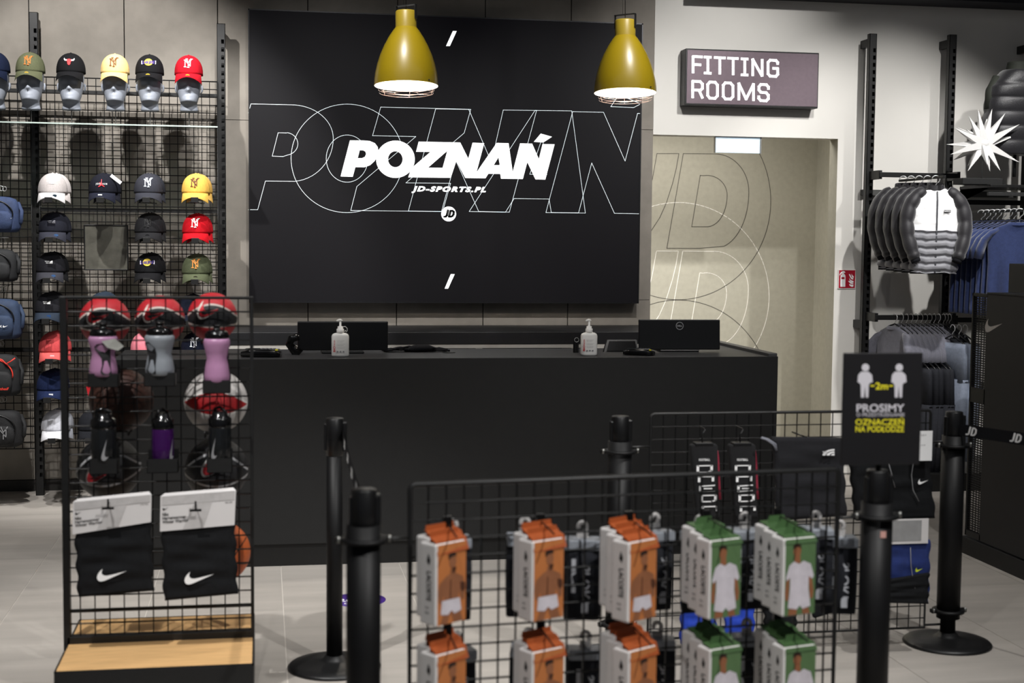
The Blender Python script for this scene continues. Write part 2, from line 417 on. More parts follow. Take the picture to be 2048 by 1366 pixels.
ol([(1010, 932), (1300, 487), (1462, 489), (1522, 939), (1372, 937), (1362, 877), (1208, 875), (1170, 935), (1010, 932)])
ol([(1277, 768), (1352, 770), (1333, 605), (1277, 768)])
ol([(1762, 500), (1752, 500), (1697, 710), (1602, 495), (1466, 492), (1348, 937), (1492, 938), (1550, 718), (1650, 940), (1760, 942)])
ol([(1760, 455), (1700, 430), (1660, 432), (1634, 470), (1735, 474), (1762, 460)])
L.build('outline_lettering', M_litl, scr, SL)

# ================================================================ fitting rooms sign
GX0, GX1, GZ0, GZ1, GY = 2.846, 3.806, 2.590, 2.972, 9.38
sg = thing('fitting_rooms_sign', 'dark rectangular box sign with white capitals above the fitting room opening', 'sign', ((GX0+GX1)/2, GY, GZ0)); GL = sg.location.copy()
MB().rbox(GX0, GX1, GY, WY, GZ0, GZ1, .004).build('sign_box', K_metal, sg, GL)
MB().box(GX0+.012, GX1-.008, GY-.003, GY+.001, GZ0+.012, GZ1-.01).build('sign_face', mat('dark satin acrylic', '#6a5d64', .5, .6, .05, 40, .04, 700), sg, GL)
L = MB()
def gpt(x, y):  # crop pixel of the sign zoom
    p = at(1360+x*.14648, 85+y*.14648, GY-.004); return (p.x, GY-.0045, p.z)
def gs(pts, closed=False, w=34):
    # straight strokes with chamfered corners, filled quads
    stroke(L, pts, w, gpt, 0, closed)
sk = .048  # baseline slope per px
def SH(x0, pts, y0): return [(x0+x, y0+y+sk*(x0+x-160)) for x, y in pts]
T0, T1 = 172+17, 425-17
def col(x0, y0, y1, pats, w=36):
    for p in pats:
        pts = [(x0+x, (y0+(y1-y0)*v)+sk*(x0+x-160)) for x, v in p]; stroke(L, pts, w, gpt)
a, b = 190, 408
col(160, a, b, [[(18, 0), (18, 1)], [(18, 0), (140, 0)], [(18, .5), (120, .5)]])
col(318, a, b, [[(62, 0), (62, 1)], [(18, 0), (102, 0)], [(18, 1), (102, 1)]])
col(455, a, b, [[(88, 0), (88, 1)], [(18, 0), (158, 0)]])
col(638, a, b, [[(88, 0), (88, 1)], [(18, 0), (152, 0)]])
col(822, a, b, [[(62, 0), (62, 1)], [(18, 0), (102, 0)], [(18, 1), (102, 1)]])
col(975, a, b, [[(18, 0), (18, 1)], [(18, 0), (142, 1)], [(147, 0), (147, 1)]])
col(1182, a, b, [[(152, .22), (152, .12), (128, 0), (48, 0), (20, .14), (20, .86), (48, 1), (128, 1), (152, .86), (152, .5), (90, .5)]])
a, b = 528, 748
col(155, a, b, [[(18, 1), (18, 0), (120, 0), (150, .14), (150, .42), (125, .54), (18, .54)], [(105, .54), (150, 1)]])
col(358, a, b, [[(48, 0), (120, 0), (152, .16), (152, .84), (120, 1), (48, 1), (20, .84), (20, .16), (48, 0)]])
col(570, a, b, [[(48, 0), (120, 0), (152, .16), (152, .84), (120, 1), (48, 1), (20, .84), (20, .16), (48, 0)]])
col(785, a, b, [[(18, 1), (18, 0), (118, .95), (218, 0), (218, 1)]])
col(1055, a, b, [[(152, .25), (152, .14), (125, 0), (48, 0), (22, .15), (22, .34), (48, .48), (122, .5), (150, .64), (150, .86), (122, 1), (46, 1), (20, .86), (20, .74)]])
L.build('lettering', mat('white sign lettering', '#ffffff', .5, emit=.6, ecol='#ffffff', var=0), sg, GL)

# fire extinguisher sign
p0, p1 = at(1674.5, 577.5, WY), at(1710.5, 539, WY)
fs = thing('fire_extinguisher_sign', 'small red square sign with white extinguisher and flames on white wall', 'sign', ((p0.x+p1.x)/2, WY-.004, p0.z)); FL = fs.location.copy()
MB().rbox(p0.x, p1.x, WY-.012, WY, p0.z, p1.z, .002).build('plate', W_plas, fs, FL)
MB().box(p0.x+.005, p1.x-.005, WY-.0135, WY-.011, p0.z+.005, p1.z-.005).build('red_field', mat('signal red', '#a5122a', .4), fs, FL)
L = MB()
def fp(x, y, d=1):
    p = at(1660+x*.05858, 520+y*.05858, WY-.0135); return (p.x, WY-.0142, p.z)
L.poly([[(352, 915), (520, 915), (528, 560), (515, 510), (478, 470), (470, 440), (520, 435), (515, 400), (475, 375), (440, 375), (370, 420), (328, 490), (335, 540), (365, 480), (410, 450), (415, 480), (375, 510), (358, 570)], [(385, 585), (495, 585), (495, 655), (385, 655)]], fp)
for pl in ([(640, 490), (680, 480), (735, 590), (800, 640), (795, 665), (740, 660), (690, 600)], [(735, 465), (760, 520), (805, 560), (800, 620), (760, 590), (735, 530)],
           [(650, 610), (700, 680), (805, 720), (800, 770), (740, 765), (670, 690)], [(612, 720), (680, 715), (740, 770), (805, 800), (790, 820), (700, 810)], [(650, 820), (720, 840), (800, 840), (790, 915), (730, 915), (670, 880)]): L.poly([pl], fp)
L.build('pictogram', W_print, fs, FL)

# ================================================================ counter
CX0, CX1, CY, CH = -.72, 2.701, 7.12, 1.053
ct = thing('sales_counter', 'long matt black sales counter with plain front and dark plinth', 'counter', ((CX0+CX1)/2, CY, 0)); CL = ct.location.copy()
MB().rbox(CX0, CX1, CY, CY+.03, .115, CH-.0005, .0015).build('front_panel', K_matt, ct, CL)
MB().rbox(CX1-.03, CX1, CY+.03, CY+1.05, .115, CH-.012, .002).build('side_panel', K_matt, ct, CL)
MB().box(CX0, CX1-.01, CY+.02, CY+.06, 0, .116).build('plinth', mat('dark plinth board', '#121212', .5), ct, CL)
M_top = mat('dark grey worktop', '#2b2b2d', .42, 0, .08, 25)
m = MB(); m.rbox(CX0, CX1-.002, CY+.004, CY+.62, CH-.03, CH, .003); m.rbox(CX1-.34, CX1, CY+.62, CY+1.05, CH-.03, CH, .003)
m.build('worktop', M_top, ct, CL)
MB().rbox(CX1-.05, CX1, CY+.012, CY+1.05, CH-.002, CH+.016, .003).build('end_lip', mat('grey edge strip', '#4a4a4a', .4), ct, CL)
MB().lathe([(.0, .001), (.035, .001), (.035, .003), (.02, .003), (0, .003)], (at(898, 714, CY+.35).x, CY+.35, CH), 20).build('cable_grommet', K_plas, ct, CL)

# back counter with open compartments
BX0, BX1, BY = -.25, 2.62, 8.75
bt = thing('back_counter', 'black topped back cabinet with pale open compartments behind the sales counter', 'cabinet', ((BX0+BX1)/2, BY, 0)); BL = bt.location.copy()
zt = at(700, 665, BY).z
M_pale = mat('pale grey melamine', '#a8a5a0', .5, 0, .03, 10)
MB().rbox(BX0, BX1, BY, WY-.01, zt-.075, zt, .002).build('top', mat('black worktop slab', '#1b1b1d', .45), bt, BL)
MB().box(BX0, BX1, BY+.30, BY+.31, .1, zt-.075).build('back_panel', mat('dark interior', '#26251f', .7), bt, BL)
for px in (500, 575, 958, 1150, 1250): 
    x = at(px, 700, BY).x
    MB().box(x-.022, x+.022, BY+.005, BY+.30, .1, zt-.075).build('divider', M_pale, bt, BL)
MB().box(BX0, BX1, BY+.004, BY+.30, zt-.1, zt-.075).build('rail', M_pale, bt, BL)
MB().box(BX0, BX1, BY+.02, BY+.32, 0, .6).build('lower_front', K_matt, bt, BL)
for (xa, xb) in ((at(560, 700, BY+.0).x, at(592, 700, BY).x), (at(1165, 700, BY).x, at(1262, 700, BY).x)):
    MB().box(xa, xb, BY+.001, BY+.01, .61, zt-.1).build('door', M_pale, bt, BL)
# bundle of dark polybags in the compartment
def crumple(name, c, rx, ry, rz, mt, label, cat, seed=1, k=.35):
    r = random.Random(seed); t = thing(name, label, cat, (c[0], c[1], c[2])); b = MB()
    ph = [r.uniform(0, 6) for _ in range(8)]
    def fn(p, a, i):
        d = 1+k*(.5*math.sin(a*3+ph[0]+i*.9)+.35*math.sin(a*7+ph[1]-i*1.3)+.3*math.sin(a*11+ph[2]+i*2.1))
        q = Vector(p); return (q.x*d, q.y*d, max(q.z*(1+.3*k*math.sin(a*5+ph[3])), 0))
    n = 14; rings = []
    for i in range(n+1):
        s = -1+2*i/n; q = max(.03, (1-s*s)**.5)
        rings.append(((s*rx, 0, 0.0), (0, ry*q, 0), (0, 0, rz*q), 2))
    b.loft(rings, 26, 0, True, True, False, fn); b.build('film', mt, t); return t
M_bag = mat('shiny black polythene', '#15161a', .22, 0, .2, 40, .6, 60)
p = at(855, 712, BY+.12); crumple('packing_bag_bundle', (p.x, BY+.14, .905), .24, .08, .055, M_bag, 'bundle of shiny black polythene bags in the compartment behind the counter', 'bag', 3, .25)
# cards standing inside the end compartment (dark panels)

# ================================================================ things on the counter
def bottle_san(px, label, grp, cap_loop):
    Y = CY+.10; base = at(px, 711, Y); t = thing('sanitiser_bottle', label, 'bottle', (base.x, Y, CH), grp)
    s = Y/FPX*.985; w = 17.5*s; h = 49*s
    b = MB(); prof = [(0, .7), (.03, .95), (.10, 1.0), (.5, 1.0), (.86, 1.0), (.94, .9), (.985, .68), (1.0, .45)]
    b.loft([((0, 0, h*z), (w*q, 0, 0), (0, w*.52*q, 0), 2.6) for z, q in prof], 32); b.build('body', W_plas, t)
    b = MB(); b.lathe([(7*s, h), (7.4*s, h+1*s), (7.4*s, h+8*s), (5.4*s, h+8.5*s), (5.4*s, h+13*s), (2.2*s, h+14*s), (2.2*s, h+24*s)], (0, 0, 0), 18, cap=True)
    b.tube([(2*s, 0, h+25.5*s), (-2*s, 0, h+25.5*s), (-6*s, -.002, h+24.6*s), (-7.5*s, -.003, h+23.5*s)], 2*s, 8, radii=[2.6*s, 2.8*s, 1.9*s, 1.5*s]); b.sph((1*s, 0, h+25*s), 4*s, 3*s, 1.8*s, 12, 6)
    b.build('pump', W_plas, t)
    if cap_loop:
        b = MB(); b.tube([(5*s, 0, h+12*s), (10*s, 0, h+13*s), (14*s, 0, h+9*s), (14*s, 0, h+4*s), (11*s, 0, h+1*s)], .7*s, 6); b.tube([(8*s, 0, h+2*s), (10*s, 0, h+5*s), (12*s, 0, h+3*s)], .8*s, 6); b.build('cap_strap', W_plas, t)
    y = -w*.545
    def on(x0, x1, z0_, z1_): return lambda u, v: ((x0+(x1-x0)*u)*s, y-.0006, (z0_+(z1_-z0_)*v)*s)
    def rot(x0, x1, z0_, z1_): return lambda u, v: ((x0+(x1-x0)*(1-v))*s, y-.0006, (z0_+(z1_-z0_)*u)*s)
    r = MB(); text_to(r, 'BIO', rot(-14.8, -10.3, 11, 22.5), bold=.03); text_to(r, 'bactin', rot(-14.6, -10.8, 23.5, 35), bold=.01); r.build('red_lettering', R_print, t)
    g = MB()
    for i, (t_, z, x1) in enumerate((('Preparat do dezynfekcji', 33, 8), ('rąk i skóry', 30.5, 5), ('Płyn gotowy do użycia', 26, 9), ('na bazie alkoholu', 23.5, 6), ('Pojemność 500 ml', 19.5, 9), ('stosować zewnętrznie', 17.3, 7))):
        text_to(g, t_, on(-7.5, x1, z, z+1.5))
    for x in (-6, 0, 6): g.box((x-1.8)*s, (x+1.8)*s, y-.0006, y-.0002, 10*s, 13*s)
    g.build('small_lettering', G_print, t)
bottle_san(680.5, 'white sanitiser pump bottle with looped cap strap, in front of the left monitor', 'sanitiser bottles', True)
bottle_san(1177.5, 'white sanitiser pump bottle without strap, between the small display and counter middle', 'sanitiser bottles', False)

def monitor(name, xa, xb, ztop, zbot, Y, label, rz=0, logo=None, tilt=0):
    w_ = (xb-xa); t = thing(name, label, 'monitor', ((xa+xb)/2, Y, CH), None, rz)
    h0, h1 = zbot-CH, ztop-CH
    b = MB(); b.rbox(-w_/2, w_/2, 0, .018, h0, h1, .005); o = b.build('back_shell', K_plas, t); o.rotation_euler.x = tilt
    b = MB(); b.box(-w_/2+.01, w_/2-.01, .018, .022, h0+.01, h1-.01); b.build('screen', K_glos, t).rotation_euler.x = tilt
    b = MB(); b.rbox(-.03, .03, .03, .055, .0, (h1)*.6, .004); b.rbox(-.11, .11, .0, .17, 0, .012, .004); b.build('stand', K_plas, t)
    if logo:
        r = logo; b = MB(); cz = h1-.035
        b.poly([el(0, cz, .0215, .0215, 30), el(0, cz, .0185, .0185, 30)], lambda x, y, d: (x+.0, -.001*d, y), 1)
        text_to(b, 'DELL', lambda u, v: (-.0145+.029*u, -.001, cz-.0048+.0096*v), bold=.035)
        b.build('round_logo', mat('silver badge', '#b4b4b4', .35, .4), t)
    return t
ML = at(595, 643, CY+.30); MR = at(776, 710, CY+.30)
monitor('computer_monitor', ML.x, MR.x, ML.z, CH+.018, CY+.30, 'plain black monitor back standing behind the strapped sanitiser bottle')
a_, b_ = at(1278, 640, CY+.26), at(1445, 645, CY+.36)
monitor('computer_monitor', -.228+((a_.x+b_.x)/2), .228+((a_.x+b_.x)/2), CH+.178, CH+.012, CY+.33, 'black monitor back with a round silver logo at the right end of counter', math.radians(-3), True, math.radians(-4))
# small customer display
p = at(1240, 711, CY+.30); t = thing('customer_display', 'small tilted black customer display left of the monitor with the round logo', 'display', (p.x, CY+.32, CH))
b = MB(); b.add([(-.085, 0, .0), (.11, 0, .0), (.11, .05, .065), (-.055, .05, .065), (-.085, .03, .0), (.11, .03, 0), (.11, .07, .065), (-.055, .07, .065)], [(0, 1, 2, 3), (4, 7, 6, 5), (0, 4, 5, 1), (1, 5, 6, 2), (2, 6, 7, 3), (3, 7, 4, 0)]); b.build('case', K_plas, t)
b = MB(); b.add([(-.07, -.0005, .008), (.1, -.0005, .008), (.1, .042, .058), (-.046, .042, .058)], [(0, 1, 2, 3)]); b.build('glass', K_glos, t)
def terminal(px, py, label, rz, s=1):
    p = at(px, py, CY+.08); t = thing('payment_terminal', label, 'card terminal', (p.x, CY+.13, CH), 'payment terminals', rz)
    b = MB(); L_ = .19*s; W_ = .085*s
    b.loft([((-L_/2, 0, .014*s), (0, W_*.42, 0), (0, 0, .012*s), 4), ((-L_*.25, 0, .02*s), (0, W_*.5, 0), (0, 0, .019*s), 4), ((L_*.2, 0, .02*s), (0, W_*.5, 0), (0, 0, .02*s), 4), ((L_/2, 0, .013*s), (0, W_*.42, 0), (0, 0, .012*s), 4)], 20, 0, True)
    b.build('body', K_glos, t)
    b = MB()
    for i in range(4):
        for j in range(3): b.box((.0+i*.018)*s, (.012+i*.018)*s, (-.024+j*.017)*s, (-.012+j*.017)*s, .036*s, .0415*s)
    b.build('keypad', mat('grey keys', '#6a6a6c', .5), t)
    b = MB(); b.box(.07*s, .082*s, -.026*s, -.014*s, .033*s, .0385*s); b.build('yellow_key', Y_print, t)
    b = MB(); b.box(-.075*s, -.01*s, -.025*s, .025*s, .036*s, .0405*s); b.build('display', mat('dark lcd', '#23282a', .12), t)
    return t
terminal(523, 716, 'flat black payment terminal lying at the left end of the counter', -.15, 1.05)
terminal(1283, 712, 'small black payment terminal lying in front of the monitor with round logo', -.5, .85)
# barcode scanner on stand
p = at(586, 708, CY+.28); t = thing('barcode_scanner', 'black handheld scanner with green glint beside the left monitor', 'scanner', (p.x, CY+.26, CH))
b = MB(); b.tube([(0.03, .0, .0), (0.0, 0, .03), (-.02, -.01, .055), (-.008, -.02, .085), (.03, -.02, .095)], .02, 12, radii=[.03, .022, .02, .022, .018]); b.build('body', K_glos, t)
b = MB(); b.sph((.0, -.036, .084), .008, .004, .006, 10, 6); b.build('green_light', mat('green led', '#3aa070', .2, emit=.6, ecol='#46c890'), t)
# black pouch lying at the middle
p = at(836, 713, CY+.30); t = thing('cable_bundle', 'low heap of black cables and cloth lying right of the left monitor', 'cable', (p.x, CY+.42, CH))
b = MB(); r = random.Random(4)
for k in range(9):
    pts = []; 
    for i in range(9): pts.append((-.17+.34*i/8+r.uniform(-.01, .01), r.uniform(-.05, .05), .008+.026*math.sin(PI*i/8)*r.random()))
    b.tube(pts, .0055, 6)
b.build('cables', K_fab, t)
b = MB(); b.loft([((-.06, 0, .01), (0, .03, 0), (0, 0, .008), 3), ((0, 0, .018), (0, .045, 0), (0, 0, .02), 3), ((.07, 0, .02), (0, .04, 0), (0, 0, .018), 3), ((.11, 0, .012), (0, .02, 0), (0, 0, .01), 3)], 14); b.build('pouch', K_fab, t)
# keys hook beside right sanitiser
p = at(1157, 708, CY+.25); t = thing('key_bunch', 'small bunch of dark keys hanging behind the right sanitiser bottle', 'keys', (p.x, CY+.30, CH))
b = MB(); b.tube([(0.012*math.cos(a), 0, .07+.012*math.sin(a)) for a in [i*PI/6 for i in range(12)]], .0012, 5, closed=True); b.build('ring', C_chrome, t)
b = MB(); b.box(-.012, -.002, 0, .003, .0, .062); b.box(.0, .012, .003, .006, .005, .058); b.build('key', K_plas, t)
b = MB(); b.box(-.015, .015, .01, .016, .0, .085); b.build('holder', K_plas, t)

# ================================================================ pendants
M_mus = mat('mustard enamel', '#88730f', .36, 0, .03, 8, coat=.3)
M_mus2 = mat('mustard cap', '#8d7820', .4, 0, .03, 8)
M_bulb = mat('lit diffuser', '#ffffff', .5, emit=7, ecol='#fff2e0', var=0)
M_inner = mat('white enamel', '#f6f1ea', .4, 0, .01, 8)
def pendant(px, py, label, Y=7.6):
    c = at(px, py, Y); t = thing('pendant_lamp', label, 'lamp', (c.x, Y, c.z), 'mustard pendant lamps')
    t.rotation_euler.x = math.radians(-3.6)
    k = Y/FPX*.985    # metre per pixel
    R = 64.5*k
    prof = [(R, 0), (R*.995, 12*k), (R*.965, 26*k), (R*.90, 44*k), (R*.81, 62*k), (R*.69, 80*k), (R*.55, 97*k), (R*.40, 112*k), (R*.335, 117*k)]
    b = MB(); b.lathe(prof, (0, 0, 0), 48); b.build('shade', M_mus, t)
    b = MB(); b.lathe([(r_*.985, z) for r_, z in prof], (0, 0, 0), 48); b.lathe([(R*.985, 0), (R, 0)], (0, 0, 0), 48); b.build('inner_shade', M_inner, t)
    b = MB(); b.lathe([(R*.336, 115*k), (R*.335, 117*k), (R*.33, 119*k), (R*.33, 148*k), (R*.315, 150*k), (0, 150*k)], (0, 0, 0), 36); b.build('neck', M_mus2, t)
    b = MB(); b.lathe([(R*.80, 26*k), (R*.7, 22*k), (0, 21*k)], (0, 0, 0), 32); b.build('diffuser', M_bulb, t)
    # yoke strap and cable
    b = MB(); q = math.radians(-35); dx, dy = math.cos(q), math.sin(q); rr = R*.345
    R_ = Matrix.Rotation(q, 3, 'Z')
    for s_ in (-1, 1): b.obox((s_*dx*rr, s_*dy*rr, 148*k), (.003, .024, 28*k), R_)
    b.obox((0, 0, 162*k), (rr*2+.003, .024, .003), R_); b.build('yoke', K_metal, t)
    b = MB(); b.rod((0, 0, 150*k), (0, 0, 4.3-c.z), .0022); b.rod((-.012, .004, 162*k), (-.035, .004, 4.3-c.z), .0009); b.build('cable', K_plas, t)
    # guard cage
    b = MB(); Rg = R*.87
    def ring(r_, z): b.tube([(r_*math.cos(a), r_*math.sin(a), z) for a in [i*2*PI/40 for i in range(40)]], .0008, 5, closed=True)
    ring(Rg, -8*k); ring(Rg*.97, -14*k); ring(Rg*.42, -15*k)
    for i in range(6):
        a = PI*i/3+.3; ca, sa = math.cos(a), math.sin(a)
        b.tube([(R*.97*ca, R*.97*sa, 6*k), (Rg*ca, Rg*sa, -8*k), (Rg*.97*ca, Rg*.97*sa, -14*k), (Rg*.42*ca, Rg*.42*sa, -15*k)], .0008, 5)
    b.build('wire_guard', mat('rose gold wire', '#8d7a74', .35, .9), t)
    b = MB(); b.obox((R*.62, -R*.79, 5*k), (.008, .008, .005)); b.build('clip', K_metal, t)
    d = bpy.data.lights.new('pendant_bulb', 'POINT'); d.energy = 9; d.shadow_soft_size = .05; d.color = (1, .93, .82)
    o = bpy.data.objects.new('pendant_bulb', d); COL.objects.link(o); o.parent = t; o.location = (0, 0, 14*k)
    return t
pendant(812.5, 172, 'left mustard bell shaped pendant lamp hanging in front of the black screen')
pendant(1250.5, 186, 'right mustard bell shaped pendant lamp hanging at the screen corner beside the white wall')

# ================================================================ left wall fixture
UY = 9.34
def upright(x, ztop, label, wall_y=WY, grp='slotted wall uprights', zb=0.0, sx=1):
    t = thing('slotted_upright', label, 'upright', (x, UY, zb), grp)
    b = MB(); h = ztop-zb; hw = .026; th = .022
    # front face with real slots: two side strips and bars between slots
    slot = .028; gap = .022; z = h-.10; w0 = .009
    c0_ = .010; l0, r0 = c0_-w0, c0_+w0
    b.box(-hw, l0, -th, -th+.003, 0, h); b.box(r0, hw, -th, -th+.003, 0, h); b.box(l0, r0, -th, -th+.003, h-.10, h)
    while z > .1:
        z -= slot; b.box(l0, r0, -th, -th+.003, z-gap, z); z -= gap
    b.box(l0, r0, -th, -th+.003, 0, max(z, .02))
    b.box(-hw, -hw+.003, -th, th, 0, h); b.box(hw-.003, hw, -th, th, 0, h)
    b.box(-hw, hw, -th, th, h-.003, h); b.box(-hw, hw, th-.003, th, 0, h)
    b.build('post', K_metal, t)
    for z in (h-.055, h*.35):
        b = MB(); b.rbox(-.016, .016, th, wall_y-UY, z-.028, z+.028, .003); b.build('wall_bracket', K_metal, t)
    return t
uz = at(62, 25, UY).z
UXL = -1.40; UXR = -.253
upright(UXL, uz, 'black slotted upright at the left end of the cap wall')
upright(UXR, at(443, 48, UY).z, 'black slotted upright between the cap wall and the black screen')
K_grid = mat('flat black wire', '#0b0b0b', .6, 0, .1, 60, spec=.2)
def wire_panel(name, x0, x1, z0_, z1_, Y, label, cat, pitch=.05, r=.0016, rf=.005, phx=0, phz=0, parts=True, root=None):
    t = root or thing(name, label, cat, ((x0+x1)/2, Y, z0_)); L0 = t.location
    b = MB(); x = x0+pitch-phx
    while x < x1-.005:
        b.box(x-r, x+r, Y-r, Y+r, z0_, z1_); x += pitch
    z = z1_-pitch+phz
    while z > z0_+.005:
        b.dbar(x0, x1, Y-r*2, z, r*1.25); z -= pitch
    b.build('wire_mesh', K_grid, t, L0)
    b = MB()
    for (a, c) in (((x0, Y, z0_), (x0, Y, z1_)), ((x1, Y, z0_), (x1, Y, z1_)), ((x0, Y, z1_), (x1, Y, z1_)), ((x0, Y, z0_), (x1, Y, z0_))): b.rod(a, c, rf, 8)
    b.build('rim', K_metal, t, L0)
    return t
PY = 9.305
gz1, gz0 = at(200, 157, PY).z, at(60, 897, PY).z
wire_panel('wire_grid_panel', UXL+.024, UXR-.024, gz0, gz1, PY, 'large black wire grid panel behind the rows of caps', 'grid panel', r=.0023, rf=.004)
wire_panel('wire_grid_panel', UXL-1.15, UXL-.024, gz0, gz1, PY, 'black wire grid panel behind the backpacks at the picture edge', 'grid panel', r=.0023, rf=.004)
# brackets rails behind the grid
for i, (za) in enumerate((at(200, 185, PY).z, at(200, 420, PY).z, at(200, 700, PY).z)):
    o = MB().box(UXL-1.1, UXR-.02, PY+.015, PY+.035, za-.012, za+.012).build('support_rail', K_metal)
    tag(o, ['upper', 'middle', 'lower'][i]+' black horizontal rail carrying the wire grid behind the caps', 'rail', 'grid support rails')
    o.location = (0, 0, 0)
# glass shelf below heads
gzs = at(215, 252, 9.0).z
t = thing('glass_shelf', 'long clear glass shelf below the row of grey display heads', 'shelf', (-1.2, 9.0, gzs))
MB().box(-1.2, UXR+1.2-.01-0, -.13, .16, -.004, .004).build('glass_plate', M_glass, t)
MB().box(-1.2, UXR+1.2-.01, -.1315, -.13, -.004, .004).build('polished_edge', mat('pale glass edge', '#a8b4ae', .3), t)

# mannequin head: ringed sculpt, origin at neck base
M_head = mat('matt grey mannequin', '#8d929c', .6, 0, .03, 10)
def head_mesh():
    b = MB(); H = .335
    prof = [(0, .052, .056, .0), (.012, .056, .058, .0), (.05, .051, .052, -.002), (.075, .050, .056, -.010), (.09, .050, .072, -.022), (.10, .052, .080, -.026), (.115, .056, .084, -.024), (.135, .062, .087, -.018), (.16, .067, .090, -.012), (.185, .071, .093, -.008), (.21, .074, .096, -.004), (.24, .076, .098, -.002), (.27, .074, .096, .0), (.295, .066, .088, .002), (.315, .052, .070, .004), (.328, .032, .045, .004), (.335, .004, .005, .004)]
    def g(x, m_, s): return math.exp(-((x-m_)/s)**2)
    def fn(p, a, i):
        x, y, z = p; z0q = z; z = z/.55 if z < .055 else z+.045; fr = -math.sin(a)
        if fr > 0:
            dn = .026*g(x, 0, .012)*(g(z, .168, .012)*1.0+.55*g(z, .185, .016))
            lips = .007*g(x, 0, .02)*(g(z, .137, .006)+g(z, .127, .006))-.003*g(x, 0, .02)*g(z, .132, .003)
            chin = .010*g(x, 0, .022)*g(z, .108, .012)
            eye = -.012*(g(x, .03, .014)+g(x, -.03, .014))*g(z, .195, .012)
            brow = .004*(g(x, .028, .022)+g(x, -.028, .022))*g(z, .214, .010)
            y -= (dn+lips+chin+eye+brow)*min(1, fr*2)
        return (x, y, z0q)
    zz = []
    for i in range(len(prof)-1):
        a, c = prof[i], prof[i+1]
        for k in range(3):
            f = k/3; zz.append(tuple(a[j]*(1-f)+c[j]*f for j in range(4)))
    zz.append(prof[-1])
    ZM = lambda z: z*.55 if z < .1 else z-.045
    b.loft([((0, yo, ZM(z)), (rx, 0, 0), (0, ry, 0), 2.15) for z, rx, ry, yo in zz], 48, 0, True, True, False, fn)
    return b
def ears():
    b = MB()
    for s in (-1, 1): b.loft([((s*.071, .008, .112), (.004, 0, 0), (0, .008, .0), 2), ((s*.078, .01, .125), (.006, 0, 0), (0, .014, 0), 2), ((s*.080, .012, .147), (.007, 0, 0), (0, .017, 0), 2), ((s*.078, .012, .163), (.004, 0, 0), (0, .012, 0), 2)], 12)
    return b
hxs = [(-8, 'navy cap, half cut off by the picture edge'), (62, 'olive cap with orange letters'), (143, 'black cap with a red bull'), (231, 'pale yellow cap with brown letters'), (300, 'black cap with a yellow ball logo'), (378, 'red cap with white letters')]
HY = 9.02
hsrc = None; HZ = {}
for i, (px, d) in enumerate(hxs):
    zb = at(px, 219 + (px*.012), HY).z
    loc = (at(px, 200, HY).x, HY, zb); HZ[i] = loc
    lab = 'grey mannequin head wearing the '+d
    if hsrc is None:
        hsrc = thing('mannequin_head', lab, 'mannequin head', loc, 'display heads along the top row')
        head_mesh().build('head', M_head, hsrc); ears().build('ear', M_head, hsrc)
        b = MB(); b.rod((0, .0, -.085), (0, 0, .01), .003); b.lathe([(.02, -.0885), (.02, -.084)], (0, 0, 0), 16, cap=True); b.build('rod', C_steel, hsrc)
    else: dup(hsrc, loc, lab)

